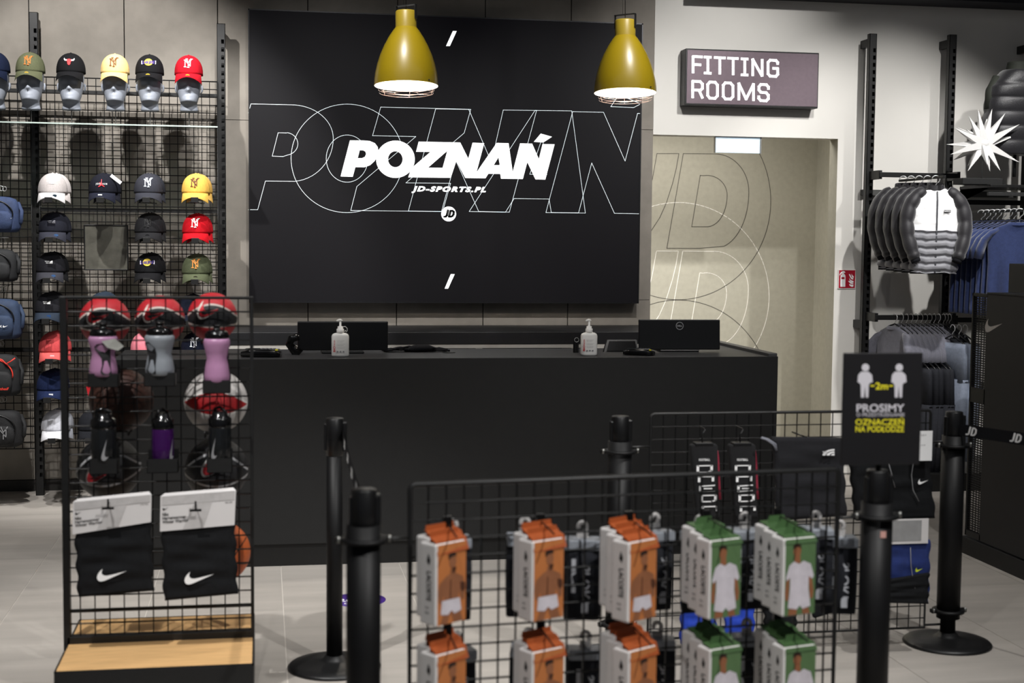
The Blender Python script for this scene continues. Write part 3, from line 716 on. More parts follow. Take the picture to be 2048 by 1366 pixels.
# ---------------- caps
RX, RY, HC = .086, .098, .122
def rad(z): return max(0, 1-(max(z, 0)/HC)**2.6)**.5
def crown_y(x, z): return -RY*max(0.02, rad(z)**2-(x/RX)**2)**.5
M_brown = '#5a3a1e'
def cap_mats(c): return mat('cap fabric '+c, c, .88, 0, .10, 120, .2, 600, spec=.1)
def deco(kind, t, col1, col2=None):
    b = MB(); c1 = mat('embroidery '+col1, col1, .7, 0, .05, 60)
    def on(x, z): return (x, crown_y(x, z)-.0034, z)
    z0_ = .042
    if kind == 'ny':
        s = .0235
        def f(x, y): return on(x*s, z0_+.022+y*s)
        for pts in ([(-.75, -1), (-.75, .8)], [(-.75, .8), (.55, -.8)], [(.55, -.8), (.55, .85)], [(-1, .8), (-.45, .8)], [(-1, -1), (-.5, -1)], [(.3, .85), (.8, .85)]): stroke(b, pts, .22, f, sub=5)
        for pts in ([(-.35, 1.15), (0.05, .1)], [(.85, 1.15), (.05, .1)], [(.05, .1), (.05, -1.15)], [(-.2, -1.15), (.3, -1.15)], [(-.6, 1.15), (-.1, 1.15)], [(.6, 1.15), (1.1, 1.15)]): stroke(b, pts, .2, f, sub=4)
        b.build('embroidered_letters', c1, t)
    elif kind == 'bull':
        F = lambda x, y, d=1: on(x*.026, z0_+.024+y*.026)
        b.poly([[(-.5, .35), (0, .5), (.5, .35), (.62, -.05), (.4, -.2), (.32, -.75), (.15, -1), (-.15, -1), (-.32, -.75), (-.4, -.2), (-.62, -.05)]], F); b.build('bull_emblem', c1, t)
        b = MB(); b.poly([[(-.45, .3), (-.9, .35), (-1.15, .75), (-1.2, .3), (-.95, 0), (-.5, .0)]], F); b.poly([[(.45, .3), (.9, .35), (1.15, .75), (1.2, .3), (.95, 0), (.5, .0)]], F); b.build('horns', W_print, t)
    elif kind == 'ball':
        F = lambda x, y, d=1: on(x*.026, z0_+.024+y*.026)
        b.poly([el(0, 0, .95, .85, 24)], F); b.build('yellow_ball', mat('embroidery yellow', '#e2c23a', .7), t)
        b = MB()
        def tf(u, v): x = -1.35+2.75*u; y = -.45+.75*v+.12*u; p = on(x*.026, z0_+.024+y*.026); return (p[0], p[1]-.0008, p[2])
        stroke(b, [(-1.4, -.05), (1.4, .05)], .86, lambda x, y: (lambda p: (p[0], p[1]-.0004, p[2]))(on(x*.026, z0_+.024+y*.026))); b.build('pale_backing', mat('pale lilac thread', '#d8cfe8', .7), t)
        b = MB(); text_to(b, 'LAKERS', tf, bold=.03, shear=.3); b.build('purple_letters', mat('embroidery purple', '#4a3a8c', .7), t)
    elif kind == 'jordan':
        text_to(b, 'JORDAN', lambda u, v: on(-.033+.066*u, z0_+.004+.014*v), spacing=1.5, bold=.01); b.build('lettering', W_print, t)
        b = MB(); F = lambda x, y, d=1: (lambda p: (p[0], p[1]-.0008, p[2]))(on(x*.02, z0_+.015+y*.02))
        b.poly([[(-.1, .2), (.0, 1.3), (.12, 1.3), (.15, .3), (.35, .0), (.3, -.3), (.9, -.8), (1.0, -1.05), (.7, -.95), (.1, -.55), (-.5, -1.0), (-.95, -1.1), (-.75, -.8), (-.25, -.35), (-.3, .0), (-.6, .2), (-.55, .35)]], F); b.build('jumping_figure', R_print, t)
    elif kind == 'dome':
        F = lambda x, y, d=1: on(x*.017+.003, z0_+.012+y*.017)
        for i in range(3):
            r0, r1 = [(0, .32), (.42, .68), (.78, 1.05)][i]
            o_ = [(-r0+1-1+1.0, 0)]
            out = [(1-r1*math.cos(a*PI/2/8), r1*math.sin(a*PI/2/8)) for a in range(9)]; inn = [(1-r0*math.cos(a*PI/2/8), r0*math.sin(a*PI/2/8)) for a in range(9)][::-1]
            b.poly([out+inn], F)
        text_to(b, 'THE NORTH', lambda u, v: on(-.025+.026*u, z0_+.022+.006*v), bold=.02); text_to(b, 'FACE', lambda u, v: on(-.018+.017*u, z0_+.013+.006*v), bold=.02)
        b.build('dome_logo', c1, t)
def make_cap(name, label, loc, c, brimc=None, kind=None, dcol='#f0f0f0', sticker=None, grp='caps on the wall', rz=0, tail=True):
    t = thing(name, label, 'cap', loc, grp, rz); m = cap_mats(c); bm_ = cap_mats(brimc or c)
    b = MB(); N = 14; rings = []
    for i in range(N+1):
        z = HC*math.sin(PI/2*i/N)**1.0 if i < N else HC*.9995
        q = max(rad(z), .02); rings.append(((0, 0, z), (RX*q, 0, 0), (0, RY*q, 0), 2))
    def fn(p, a, i):
        q = 1-.018*math.exp(-(((a % (PI/3))-PI/6)/.05)**2)
        return (p.x*q, p.y*q*(1.0), p.z)
    b.loft(rings, 48, 0, True, True, False, fn); b.build('crown', m, t)
    MB().sph((0, 0, HC), .006, .006, .004, 10, 6).build('button', m, t)
    # visor, curved
    b = MB(); n = 16; top = []; 
    for j in range(5):
        f = j/4
        for i in range(n+1):
            th = math.radians(-62+124*i/n); xi = RX*math.sin(th)*(1+.06*f); yi = -RY*math.cos(th)
            ext = .078*math.cos(th*1.15)**.7 if abs(th*1.15) < PI/2 else 0
            y = yi-ext*f; droop = (xi/RX)**2*(.004+.034*f)+.016*f+.014*f*f
            top.append((xi, y, .002-droop))
    bot = [(x, y, z-.003) for x, y, z in top]; W = n+1; fcs = []; o = len(top)
    for j in range(4):
        for i in range(n):
            a_ = j*W+i; fcs.append((a_, a_+W, a_+W+1, a_+1)); fcs.append((a_+o, a_+1+o, a_+W+1+o, a_+W+o))
    for i in range(n): a_ = 4*W+i; fcs.append((a_, a_+o, a_+1+o, a_+1))
    b.add(top+bot, fcs, 0, True); b.build('visor', bm_, t)
    if kind: deco(kind, t, dcol)
    if sticker:
        b = MB(); yy = -RY-.052
        F = lambda x, y, d=1: (x+sticker[1], yy-.002, y-.018)
        b.poly([el(0, 0, .013, .008, 18)] if sticker[2] else [[(-.012, -.009), (.012, -.009), (.012, .009), (-.012, .009)]], F)
        b.build('visor_sticker', mat('sticker '+sticker[0], sticker[0], .3), t)
    return t
caps0 = [(0, '#1a2136', None, None, None, 'navy cap on a display head, cut off by the picture edge'),
         (1, '#5d6048', None, 'ny', '#c87430', 'olive cap with orange interlocked letters on a display head'),
         (2, '#161618', None, 'bull', '#c8282c', 'black cap with red bull emblem on a display head'),
         (3, '#e6c583', None, 'ny', '#6a3c1c', 'pale yellow cap with brown interlocked letters on a display head'),
         (4, '#18181a', None, 'ball', '#e2c23a', 'black cap with yellow ball and purple lettering on a display head'),
         (5, '#a81522', None, 'ny', '#f0e6e6', 'red cap with white interlocked letters on a display head')]
for i, c, bc, k, dc, lab in caps0:
    x, y, z = HZ[i]
    make_cap('baseball_cap', lab, (x, y-.004, z+.222), c, bc, k, dc, grp='caps on display heads', sticker=('#c8a030', 0, True) if i in (1, 4, 5) else None)
K_hold = mat('cap holder plate', '#141414', .5)
holder = None
def cap_row(px, pyb, c, bc, kind, dc, desc, stick=None, behind=None, Yc=8.93):
    """px,pyb = pixel of visor bottom; cap on a wire holder projecting from the grid"""
    global holder
    p = at(px, pyb, Yc-.13); loc = (at(px, pyb, Yc).x, Yc, p.z+.046)
    make_cap('baseball_cap', desc, loc, c, bc, kind, dc, stick, rz=rnd.uniform(-.05, .12))
    cb = behind or c
    make_cap('baseball_cap', 'second cap behind the '+desc.replace(' on the cap wall', '').replace(' and red jumping figure', '').replace(' interlocked', ''), (loc[0]+.012, loc[1]+.075, loc[2]+.002), cb, cb, None, grp='caps on the wall', rz=.14)
    hl = (loc[0]-.0, Yc-.186, loc[2]-.052); lab = 'black holder under the '+desc.replace(' on the cap wall', '').replace(' and red jumping figure', '').replace('two tone ', '')
    if holder is None:
        holder = thing('cap_holder', lab, 'cap holder', hl, 'cap holders on the grid')
        b = MB(); b.rbox(-.022, .022, -.002, .002, -.008, .024, .0015); b.build('front_plate', K_hold, holder)
        b = MB()
        for s in (-1, 1): b.tube([(s*.02, 0, 0.0), (s*.02, .15, -.006), (s*.028, PY-Yc+.18, -.006)], .0022, 6)
        b.tube([(-.055, .12, -.008), (.055, .12, -.008)], .0022, 6); b.build('wire_arm', K_wire, holder)
    else: dup(holder, hl, lab)
    return loc
R_ = [
 (106, 401, '#b9b2b0', '#d9d6d6', 'dome', '#f2f2f2', 'pale grey cap with white dome logo on the cap wall', ('#20303a', .03, True), None),
 (207, 401, '#1b1c24', '#20222e', 'jordan', '#f2f2f2', 'navy cap with white word and red jumping figure on the cap wall', ('#e4e4e4', 0, False), None),
 (297, 401, '#34353c', None, 'ny', '#d5dde8', 'charcoal cap with pale interlocked letters on the cap wall', None, '#2a2c33'),
 (392, 401, '#dcae52', None, 'ny', '#5a2c14', 'golden yellow cap with dark brown interlocked letters on the cap wall', None, '#caa052'),
 (107, 480, '#22232b', '#33343d', 'dome', '#8a8a92', 'dark navy cap with grey dome logo on the cap wall', ('#3c5a84', .03, True), None),
 (298, 481, '#222224', None, 'ny', '#0c0c0e', 'black cap with tonal black interlocked letters on the cap wall', ('#0c0c0e', 0, True), None),
 (393, 482, '#b3141f', None, 'ny', '#f4eeee', 'bright red cap with white interlocked letters on the cap wall', None, None),
 (102, 561, '#222226', '#38383e', 'dome', '#e8e8e8', 'black cap with bright white dome logo above the grey marl cap', ('#3c5a84', .03, True), '#161618'),
 (298, 562, '#19191b', None, 'ball', '#e2c23a', 'black cap with yellow ball and purple lettering on the cap wall', None, None),
 (392, 564, '#4f5540', None, 'ny', '#d88a3c', 'olive cap with orange interlocked letters on the cap wall', ('#1c1410', 0, True), None),
 (100, 642, '#242428', '#2c3440', 'dome', '#f0f0f0', 'dark marl cap with white dome logo above the coral cap', ('#2c4a78', .02, False), None),
 (205, 642, '#27303c', None, None, None, 'slate blue cap peeking out above the first red ball', None, None),
 (382, 646, '#141824', None, None, None, 'midnight navy cap peeking out behind the third red ball', None, None),
 (107, 722, '#bf4a4c', '#cc5a58', None, None, 'coral red cap with a white visor label on the cap wall', ('#e8c8cc', .0, False), None),
 (290, 722, '#d07884', None, None, None, 'pink cap partly hidden by the grey drinking bottle', None, None),
 (390, 722, '#161a28', None, 'ny', '#e8eaf0', 'dark navy cap with white letters above the white and red ball', None, None),
 (103, 799, '#1c2542', None, None, None, 'deep blue cap with a white visor label on the cap wall', ('#e6e6ea', .01, False), None),
 (312, 801, '#5f83c0', None, None, None, 'light blue cap seen between the drinking bottles', None, None),
 (112, 880, '#c9cad2', '#dcdce0', None, None, 'white cap in the lowest row of the cap wall', None, '#8d8f96'),
 (290, 878, '#34466e', '#5f83c0', None, None, 'two tone blue cap in the lowest row', None, None),
 (388, 880, '#17181a', None, 'ny', '#e8e8e8', 'black cap with white interlocked letters in the lowest row', None, None),
 (185, 880, '#1d1e22', None, None, None, 'plain black cap in the lowest row behind the black bottle', None, None),
]
for r_ in R_: cap_row(*r_)
# small red pennant tag
p = at(177, 786, 9.1); t = thing('red_tag', 'tiny red pointed tag hanging on the cap wall behind the ball rack', 'tag', (p.x, 9.1, p.z))
MB().rod((0, 0, .035), (0, .205, .035), .002).build('pin', K_wire, t)
MB().add([(-.014, 0, .04), (.014, 0, .04), (.004, 0, .0), (-.002, 0, -.02)], [(0, 1, 2, 3)]).add([(-.014, .002, .04), (.014, .002, .04), (.004, .002, .0), (-.002, .002, -.02)], [(3, 2, 1, 0)]).build('tag_card', R_print, t)
# white swing tag on navy cap
p = at(231, 358, 8.85); t = thing('swing_tag', 'slanting white paper tag behind the navy cap with red figure', 'tag', (p.x, 8.88, p.z))
MB().obox((0, 0, 0), (.075, .002, .02), Matrix.Rotation(math.radians(38), 3, 'Y')).build('tag_card', W_print, t)
# square mirror plate
a_, b_ = at(167, 449, 9.05), at(257, 541, 9.05)
t = thing('square_mirror', 'square dull grey mirror in a thin black frame among the caps', 'mirror', ((a_.x+b_.x)/2, 9.05, b_.z))
hw = (b_.x-a_.x)/2; hh = a_.z-b_.z
MB().box(-hw+.006, hw-.006, .004, .016, .006, hh-.006).build('mirror_plate', mat('smudged mirror', '#78766c', .42, .55, .22, 14, .12, 40), t)
b = MB(); b.rbox(-hw, hw, 0, .02, 0, .008, .002); b.rbox(-hw, hw, 0, .02, hh-.008, hh, .002); b.rbox(-hw, -hw+.008, 0, .02, 0, hh, .002); b.rbox(hw-.008, hw, 0, .02, 0, hh, .002); b.rod((0, .02, hh*.5), (0, PY-9.05, hh*.5), .01); b.build('frame', K_metal, t)

# ---------------- backpacks at the left edge
def bag(px0, px1, py0, py1, c, label, extra=None, Y=8.9, cat='backpack', name='backpack', e=3.2):
    a, b2 = at(px0, py0, Y), at(px1, py1, Y); cx, cz = (a.x+b2.x)/2, b2.z; w_, h_ = (b2.x-a.x)/2, a.z-b2.z
    t = thing(name, label, cat, (cx, Y, cz), 'bags hanging left of the cap wall'); m = mat('bag fabric '+c, c, .75, 0, .15, 40, .3, 300)
    b = MB(); prof = [(0, .82), (.04, .94), (.15, 1), (.5, .99), (.8, .95), (.93, .84), (.985, .62), (1, .35)]
    fn = lambda p, t_, i: (p.x*(1+.02*math.sin(p.z*60+t_*3)), p.y*(1+.04*math.sin(p.z*45+t_*5)), p.z)
    b.loft([((0, 0, h_*z), (w_*q, 0, 0), (0, .075*q, 0), e) for z, q in prof], 40, 0, True, True, False, fn); b.build('body', m, t)
    b = MB(); b.loft([((0, -.06, h_*z), (w_*.78*q, 0, 0), (0, .035*q, 0), e) for z, q in [(.06, .7), (.1, .95), (.3, 1), (.5, .97), (.58, .8), (.6, .4)]], 32); b.build('front_pocket', m, t)
    b = MB(); b.tube([(w_*.80*math.cos(u)*1.0, -.07-.0*abs(math.sin(u)), h_*.5+h_*.40*math.sin(u)) for u in [PI*(-.05+1.1*i/20) for i in range(21)]], .004, 6); b.build('zip', K_plas if not extra else mat('zip '+extra, extra, .6), t)
    b = MB(); b.tube([(-.035, 0, h_*.97), (-.03, 0, h_+.03), (0, 0, h_+.042), (.03, 0, h_+.03), (.035, 0, h_*.97)], .006, 6, flat=.5); b.build('top_handle', m, t)
    b = MB()
    for k in range(4):
        b.tube([(.015+k*.012+.011*math.sin(u), .0+k*.035, h_+.05+.014*math.cos(u)) for u in [2*PI*i/12*.85 for i in range(12)]], .0016, 5)
    b.rod((.03, -.02, h_+.066), (.03, PY-Y, h_+.066), .003); b.build('hook', C_chrome, t)
    b = MB(); b.tube([(w_*.9, .03, h_*.85), (w_*1.08, -.02, h_*.6), (w_*1.05, -.03, h_*.3), (w_*.88, .02, h_*.12)], .012, 6, flat=.35); b.build('side_strap', m, t)
    return t, w_, h_
t, w_, h_ = bag(-70, 41, 392, 465, '#2c3a5a', 'slate blue backpack, topmost at the left edge')
b = MB(); b.poly([SWOOSH], lambda x, y, d: (w_*.0+x*.035, -.098-.001*d, h_*.28+y*.035), .5); b.poly([SWOOSH], lambda x, y, d: (w_*.6+x*.03, -.078-.001*d, h_*.35+y*.03), .5); b.build('swoosh_logo', W_print, t)
bag(-70, 36, 497, 563, '#1c1d1f', 'charcoal backpack below the topmost blue one')
t, w_, h_ = bag(-75, 44, 597, 677, '#27364f', 'blue holdall in the middle of the bag column', name='holdall', cat='bag')
b = MB(); b.poly([SWOOSH], lambda x, y, d: (w_*.45+x*.03, -.0985-.001*d, h_*.3+y*.03), .5); text_to(b, 'AIR MAX', lambda u, v: (w_*.0+w_*.42*u, -.0985, h_*.3+.014*v), bold=.02); b.build('logo_lettering', W_print, t)
t, w_, h_ = bag(-80, 42, 707, 790, '#161719', 'black backpack with orange red piping', '#d8382a')
b = MB(); b.tube([(w_*(-.9+1.8*i/12), -.074+.01*math.sin(i), h_*(.84+.07*math.sin(i*1.7))) for i in range(13)], .004, 5); text_to(b, 'Football', lambda u, v: (w_*(.1+.6*u), -.099, h_*.16+.016*v), shear=.4, bold=.02); b.build('orange_trim', mat('orange red trim', '#d8382a', .6), t)
t, w_, h_ = bag(-75, 47, 820, 892, '#111113', 'black shoulder bag with grey interlocked letters, lowest at the left edge', name='shoulder_bag', cat='bag')
b = MB(); s_ = .032
def bf(x, y): return (w_*.42+x*s_, -.0985, h_*.42+y*s_)
for pts in ([(-.75, -1), (-.75, .8)], [(-.75, .8), (.55, -.8)], [(.55, -.8), (.55, .85)], [(-.35, 1.15), (0.05, .1)], [(.85, 1.15), (.05, .1)], [(.05, .1), (.05, -1.15)]): stroke(b, pts, .15, bf)
b.build('interlocked_letters', G_print, t)

# ================================================================ ball rack (left foreground)
QX0, QX1, QY0, QY1, QZ, QG = -.688, -.031, 4.817, 5.478, .20, 5.165
M_wood = mat('light beech veneer', '#cfa672', .45, 0, .12, 6, .03, 80, stretch=(1.5, 14, 1))
rk = thing('ball_rack', 'black wire display rack with beech topped base holding basketballs and bottles', 'display rack', ((QX0+QX1)/2, QG, 0)); KL = rk.location.copy()
b = MB(); b.rbox(QX0, QX1, QY0, QY1, .02, QZ-.004, .003); b.box(QX0, QX1, QY0, QY0+.006, QZ-.006, QZ+.001); b.box(QX0, QX1, QY1-.006, QY1, QZ-.006, QZ+.001); b.box(QX0, QX0+.006, QY0, QY1, QZ-.006, QZ+.001); b.box(QX1-.006, QX1, QY0, QY1, QZ-.006, QZ+.001)
b.build('base', K_metal, rk, KL)
MB().box(QX0+.006, QX1-.006, QY0+.006, QG-.02, QZ-.005, QZ).box(QX0+.006, QX1-.006, QG+.02, QY1-.006, QZ-.005, QZ).build('beech_top', M_wood, rk, KL)
zt = at(128, 592, QG).z
gx0, gx1 = at(133, 900, QG).x-.004, at(503, 900, QG).x
b = MB(); b.rbox(gx0-.012, gx0+.012, QG-.02, QG+.02, .02, zt, .003); b.build('post', K_metal, rk, KL)
b = MB(); b.rbox(gx1-.004, gx1+.008, QG-.02, QG+.02, .02, zt, .002); b.build('post', K_metal, rk, KL)
for bb in ((.012, zt-.010, zt), (.02, QZ-.004, QZ+.026), (.006, QZ+.11, QZ+.118)): MB().rbox(gx0, gx1, QG-bb[0], QG+bb[0], bb[1], bb[2], .002).build('crossbar', K_metal, rk, KL)
b = MB(); x = gx0+.045
while x < gx1-.01: b.box(x-.0022, x+.0022, QG-.0022, QG+.0022, QZ+.02, zt-.005); x += .0508
z = zt-.055
while z > QZ+.03: b.dbar(gx0, gx1, QG-.0044, z, .0030); z -= .0508
b.build('wire_mesh', K_wire, rk, KL)

# basketballs with channels and a panel printed with a swoosh
def ball_mat(name, base, panel, line, orient=0, rough=.5):
    m = mat(name, base, rough, 0, .05, 60, .35, 260); nt = m.node_tree; b_ = nt.nodes['Principled BSDF']
    old = b_.inputs['Base Color'].links[0].from_socket
    tc = nt.nodes.new('ShaderNodeTexCoord'); sp = nt.nodes.new('ShaderNodeSeparateXYZ'); nt.links.new(tc.outputs['Object'], sp.inputs[0])
    def mt(op, a, b2=None, v=None):
        n = nt.nodes.new('ShaderNodeMath'); n.operation = op
        for i, q in enumerate((a, b2)):
            if q is None: continue
            if isinstance(q, (int, float)): n.inputs[i].default_value = q
            else: nt.links.new(q, n.inputs[i])
        return n.outputs[0]
    X, Y_, Z = sp.outputs
    return m, nt, b_, old, X, Y_, Z, mt
def basketball(px, py, Y, R, base, panel, line, label, kind, zr=0, swoosh=None, xr=0):
    c = at(px, py, Y); t = thing('basketball', label, 'basketball', (c.x, Y, c.z), 'basketballs on the rack')
    m, nt, b_, old, X, Y_, Z, mt = ball_mat('ball skin '+base+panel+kind, base, panel, line)
    # band between two great-circle-like curves: |z/R - k*(1-(x/R)^2)*..| panels
    xx = mt('DIVIDE', X, R); zz = mt('DIVIDE', Z, R)
    x2 = mt('MULTIPLY', xx, xx)
    if kind == 'classic':
        up = mt('ADD', mt('MULTIPLY', x2, -.5), .55); lo = mt('ADD', mt('MULTIPLY', x2, .12), -.36)
    elif kind == 'low':
        up = mt('ADD', mt('MULTIPLY', x2, -.6), .62); lo = mt('ADD', mt('MULTIPLY', x2, .3), -.42)
    else:
        up = mt('ADD', mt('MULTIPLY', x2, -.42), .42); lo = mt('ADD', mt('MULTIPLY', x2, .3), -.35)
    ins = mt('MULTIPLY', mt('LESS_THAN', zz, up), mt('GREATER_THAN', zz, lo))
    e1 = mt('LESS_THAN', mt('ABSOLUTE', mt('SUBTRACT', zz, up)), .035); e2 = mt('LESS_THAN', mt('ABSOLUTE', mt('SUBTRACT', zz, lo)), .035)
    edge = mt('MAXIMUM', e1, e2)
    if kind in ('plain',):
        v = mt('LESS_THAN', mt('ABSOLUTE', xx), .018); h = mt('LESS_THAN', mt('ABSOLUTE', zz), .018)
        s1 = mt('LESS_THAN', mt('ABSOLUTE', mt('SUBTRACT', mt('ABSOLUTE', xx), mt('ADD', mt('MULTIPLY', mt('MULTIPLY', zz, zz), .35), .45))), .02)
        edge = mt('MAXIMUM', mt('MAXIMUM', v, h), s1)
    mx = nt.nodes.new('ShaderNodeMix'); mx.data_type = 'RGBA'; nt.links.new(ins, mx.inputs[0]); nt.links.new(old, mx.inputs[6]); mx.inputs[7].default_value = (*lin(panel), 1)
    m2 = nt.nodes.new('ShaderNodeMix'); m2.data_type = 'RGBA'; nt.links.new(edge, m2.inputs[0]); nt.links.new(mx.outputs[2], m2.inputs[6]); m2.inputs[7].default_value = (*lin(line), 1)
    nt.links.new(m2.outputs[2], b_.inputs['Base Color'])
    b = MB(); b.sph((0, 0, 0), R, n=48, k=32); o = b.build('skin', m, t); o.rotation_euler = (xr, zr, 0)
    if swoosh:
        sx, sz, sw, c1, c2 = swoosh
        def on(k): 
            def f(x, y, d=1):
                px_, pz_ = sx*R+(x-.5)*sw*R, sz*R+(y)*sw*R
                return (px_, -math.sqrt(max(1e-6, (R*k)**2-px_**2-pz_**2)), pz_)
            return f
        big = [((x-.5)*1.14+.5, (y-.25)*1.35+.25) for x, y in SWOOSH]
        b = MB(); b.poly([big], on(1.012)); b.build('logo_outline', mat('ball print '+c2, c2, .5), t)
        b = MB(); b.poly([SWOOSH], on(1.02)); b.build('swoosh_logo', mat('ball print '+c1, c1, .5), t)
    return t
RED, BLK, WHT = '#b0202a', '#1b1c1f', '#c8bcb4'
Yb = QG+.12
R3 = 48.5/FPX*Yb*.985; R7 = 62.5/FPX*(Yb+.03)*.985
basketball(210, 642, Yb, R3, RED, BLK, WHT, 'red and black ball, first in the top row above the pink bottle with a tag', 'classic', 0, (-.02, -.02, 1.08, '#d02a34', '#d8ccc4'))
basketball(320, 640, Yb, R3, RED, BLK, WHT, 'red and black ball in the middle of the top row above the grey bottle', 'classic', -.03, (.0, .04, 1.08, '#d02a34', '#d8ccc4'))
basketball(425, 634, Yb, R3, RED, BLK, WHT, 'red and black ball at the right end of the top row', 'classic', .02, (.03, .04, 1.08, '#d02a34', '#d8ccc4'))
basketball(243, 800, Yb+.03, R7, '#3a2018', '#33190f', '#120c0a', 'dark brown basketball, shade put into its colour, left of the white and red one', 'plain')  # brown skin colour darkened to hold the shade it hangs in
basketball(432, 803, Yb+.03, R7, '#b9b5b2', '#a3161c', '#d8d4d0', 'white and red basketball below the right top ball', 'wide', .04)
basketball(218, 936, Yb+.03, R7, '#17171a', '#1d1d20', '#a9a9ab', 'black basketball with silver lines, above the left neck warmer', 'low', -.12, (-.2, -.28, .8, '#a8242c', '#b5b0ae'))
basketball(433, 938, Yb+.03, R7, '#17171a', '#1d1d20', '#a9a9ab', 'black basketball with silver lines, above the right neck warmer', 'low', .03, (.0, -.05, .8, '#a8242c', '#b5b0ae'))
basketball(438, 1104, Yb+.03, R7, '#c2602f', '#c2602f', '#1c1512', 'orange basketball half hidden behind the right neck warmer', 'plain', .35)
basketball(222, 1120, Yb+.03, R7*.95, '#c2602f', '#b8582b', '#1c1512', 'orange basketball hidden behind the left neck warmer', 'plain', .3) if False else None
# ball holder arms
for i, (px, py, d) in enumerate(((210, 690, 'first top ball'), (320, 689, 'middle top ball'), (425, 684, 'right top ball'), (243, 862, 'dark brown ball'), (432, 866, 'white and red ball'), (218, 1000, 'left black ball'), (433, 1002, 'right black ball'), (438, 1166, 'orange ball'))):
    p = at(px, py, Yb); t = thing('ball_holder', 'black wire bracket under the '+d, 'bracket', (p.x, QG+.004, p.z), 'ball brackets')
    b = MB()
    for s in (-1, 1): b.tube([(s*.035, 0, .02), (s*.035, 0, 0), (s*.035, .19, 0), (s*.035, .20, .03)], .0028, 6)
    b.tube([(-.035, .10, 0), (.035, .10, 0)], .0028, 6); b.build('wire_arm', K_wire, t)
# drinking bottles
def squeeze(px, pyt, pyb, wpx, c, label, kind='squeeze', Y=QG-.085, grp='drinking bottles on the rack', tag_=False, rot=0):
    base = at(px, pyb, Y); s = Y/FPX*.985; h = (pyb-pyt)*s; w_ = wpx*s/2
    t = thing('drinking_bottle', label, 'bottle', (base.x, Y, base.z), grp, rot)
    if kind == 'squeeze':
        mb_ = mat('bottle '+c, c, .35, 0, .04, 20)
        prof = [(0, .86), (.03, .95), (.12, .97), (.3, .86), (.42, .76), (.52, .86), (.66, 1), (.72, 1), (.755, .93), (.77, .8)]
        b = MB(); b.lathe([(w_*q, h*z) for z, q in prof], (0, 0, 0), 32, cap=True); b.build('body', mb_, t)
        b = MB(); b.lathe([(w_*.86, h*.76), (w_*.92, h*.775), (w_*.92, h*.83), (w_*.8, h*.88), (w_*.45, h*.91), (w_*.26, h*.915), (w_*.24, h*.97), (w_*.3, h*.975), (w_*.28, h), (0, h)], (0, 0, 0), 28, cap=True); b.build('lid', K_glos, t)
        b = MB()
        def grip(x, y, d=1):
            zz = y; r_ = w_*(1.02 if zz > .6*h else 1.02-.14*math.sin(PI*min(1, max(0, (zz/h-.1)/.56)))); th = x
            return (r_*math.sin(th), -r_*math.cos(th), zz)
        o_ = -.25 if kind else 0
        L_ = [(.2, .04), (.85, .04), (.8, .2), (.85, .4), (.8, .52), (.3, .64), (-.2, .62), (-.45, .56), (-.1, .46), (.12, .36), (.16, .22), (.05, .1)]
        L_ = [(x+rot*0-.15, y*h) for x, y in L_]; b.poly([L_], grip); b.build('grip_pattern', mat('black rubber grip', '#121214', .6), t)
        if tag_:
            b = MB(); b.add([(w_*.0, -w_*1.08, h*.68), (w_*.9, -w_*1.0, h*.73), (w_*1.5, -w_*.9, h*.58), (w_*1.1, -w_*1.0, h*.5), (w_*.4, -w_*1.1, h*.56)], [(0, 4, 3, 2, 1)]); b.build('paper_tag', mat('grey paper tag', '#9a9a94', .5), t)
    else:
        mb_ = mat('tinted bottle '+c, c, .12, 0, .04, 20, trans=.55)
        b = MB(); b.lathe([(w_*q, h*z) for z, q in [(0, .92), (.02, .98), (.3, .98), (.6, .97), (.68, .94)]], (0, 0, 0), 28, cap=True); b.build('body', mb_, t)
        b = MB(); b.lathe([(w_*.97, h*.64), (w_*1.0, h*.66), (w_*1.0, h*.8), (w_*.85, h*.84), (w_*.7, h*.86), (w_*.66, h*.93), (w_*.3, h*.94), (0, h*.945)], (0, 0, 0), 28, cap=True)
        b.tube([(-w_*.6, 0, h*.88), (-w_*.55, 0, h*.98), (0, 0, h*1.02), (w_*.5, 0, h*.96), (w_*.6, 0, h*.88)], w_*.14, 8); b.build('lid', K_glos, t)
        b = MB(); F = lambda x, y, d=1: ((lambda th, z: (w_*1.0*math.sin(th), -w_*1.0*math.cos(th), z))(-.1+(y)*1.1, h*(.04+x*.42))); b.poly([SWOOSH], F); b.build('swoosh_logo', G_print, t)
    return t
def tray(px, pyt, pyb, wpx, label, Y=QG-.085):
    p = at(px, pyb, Y-.04); s = Y/FPX*.985; w_ = wpx*s/2; h = (pyb-pyt)*s
    t = thing('bottle_tray', label, 'tray', (p.x, Y-.04, p.z), 'bottle trays hooked on the rack')
    b = MB(); b.box(-w_, w_, 0, .002, 0, h); b.box(-w_, w_, 0, .075, 0, .002); b.box(-w_, -w_+.002, 0, .075, 0, h*.9); b.box(w_-.002, w_, 0, .075, 0, h*.9); b.box(-w_, w_, .074, .076, 0, h*1.5); b.build('tray_body', K_metal, t)
    b = MB(); 
    for s_ in (-1, 1): b.tube([(s_*w_*.5, .075, h*1.45), (s_*w_*.5, .13-.0, h*1.5)], .003, 6)
    b.build('hook', K_wire, t)
PK = '#a5789a'
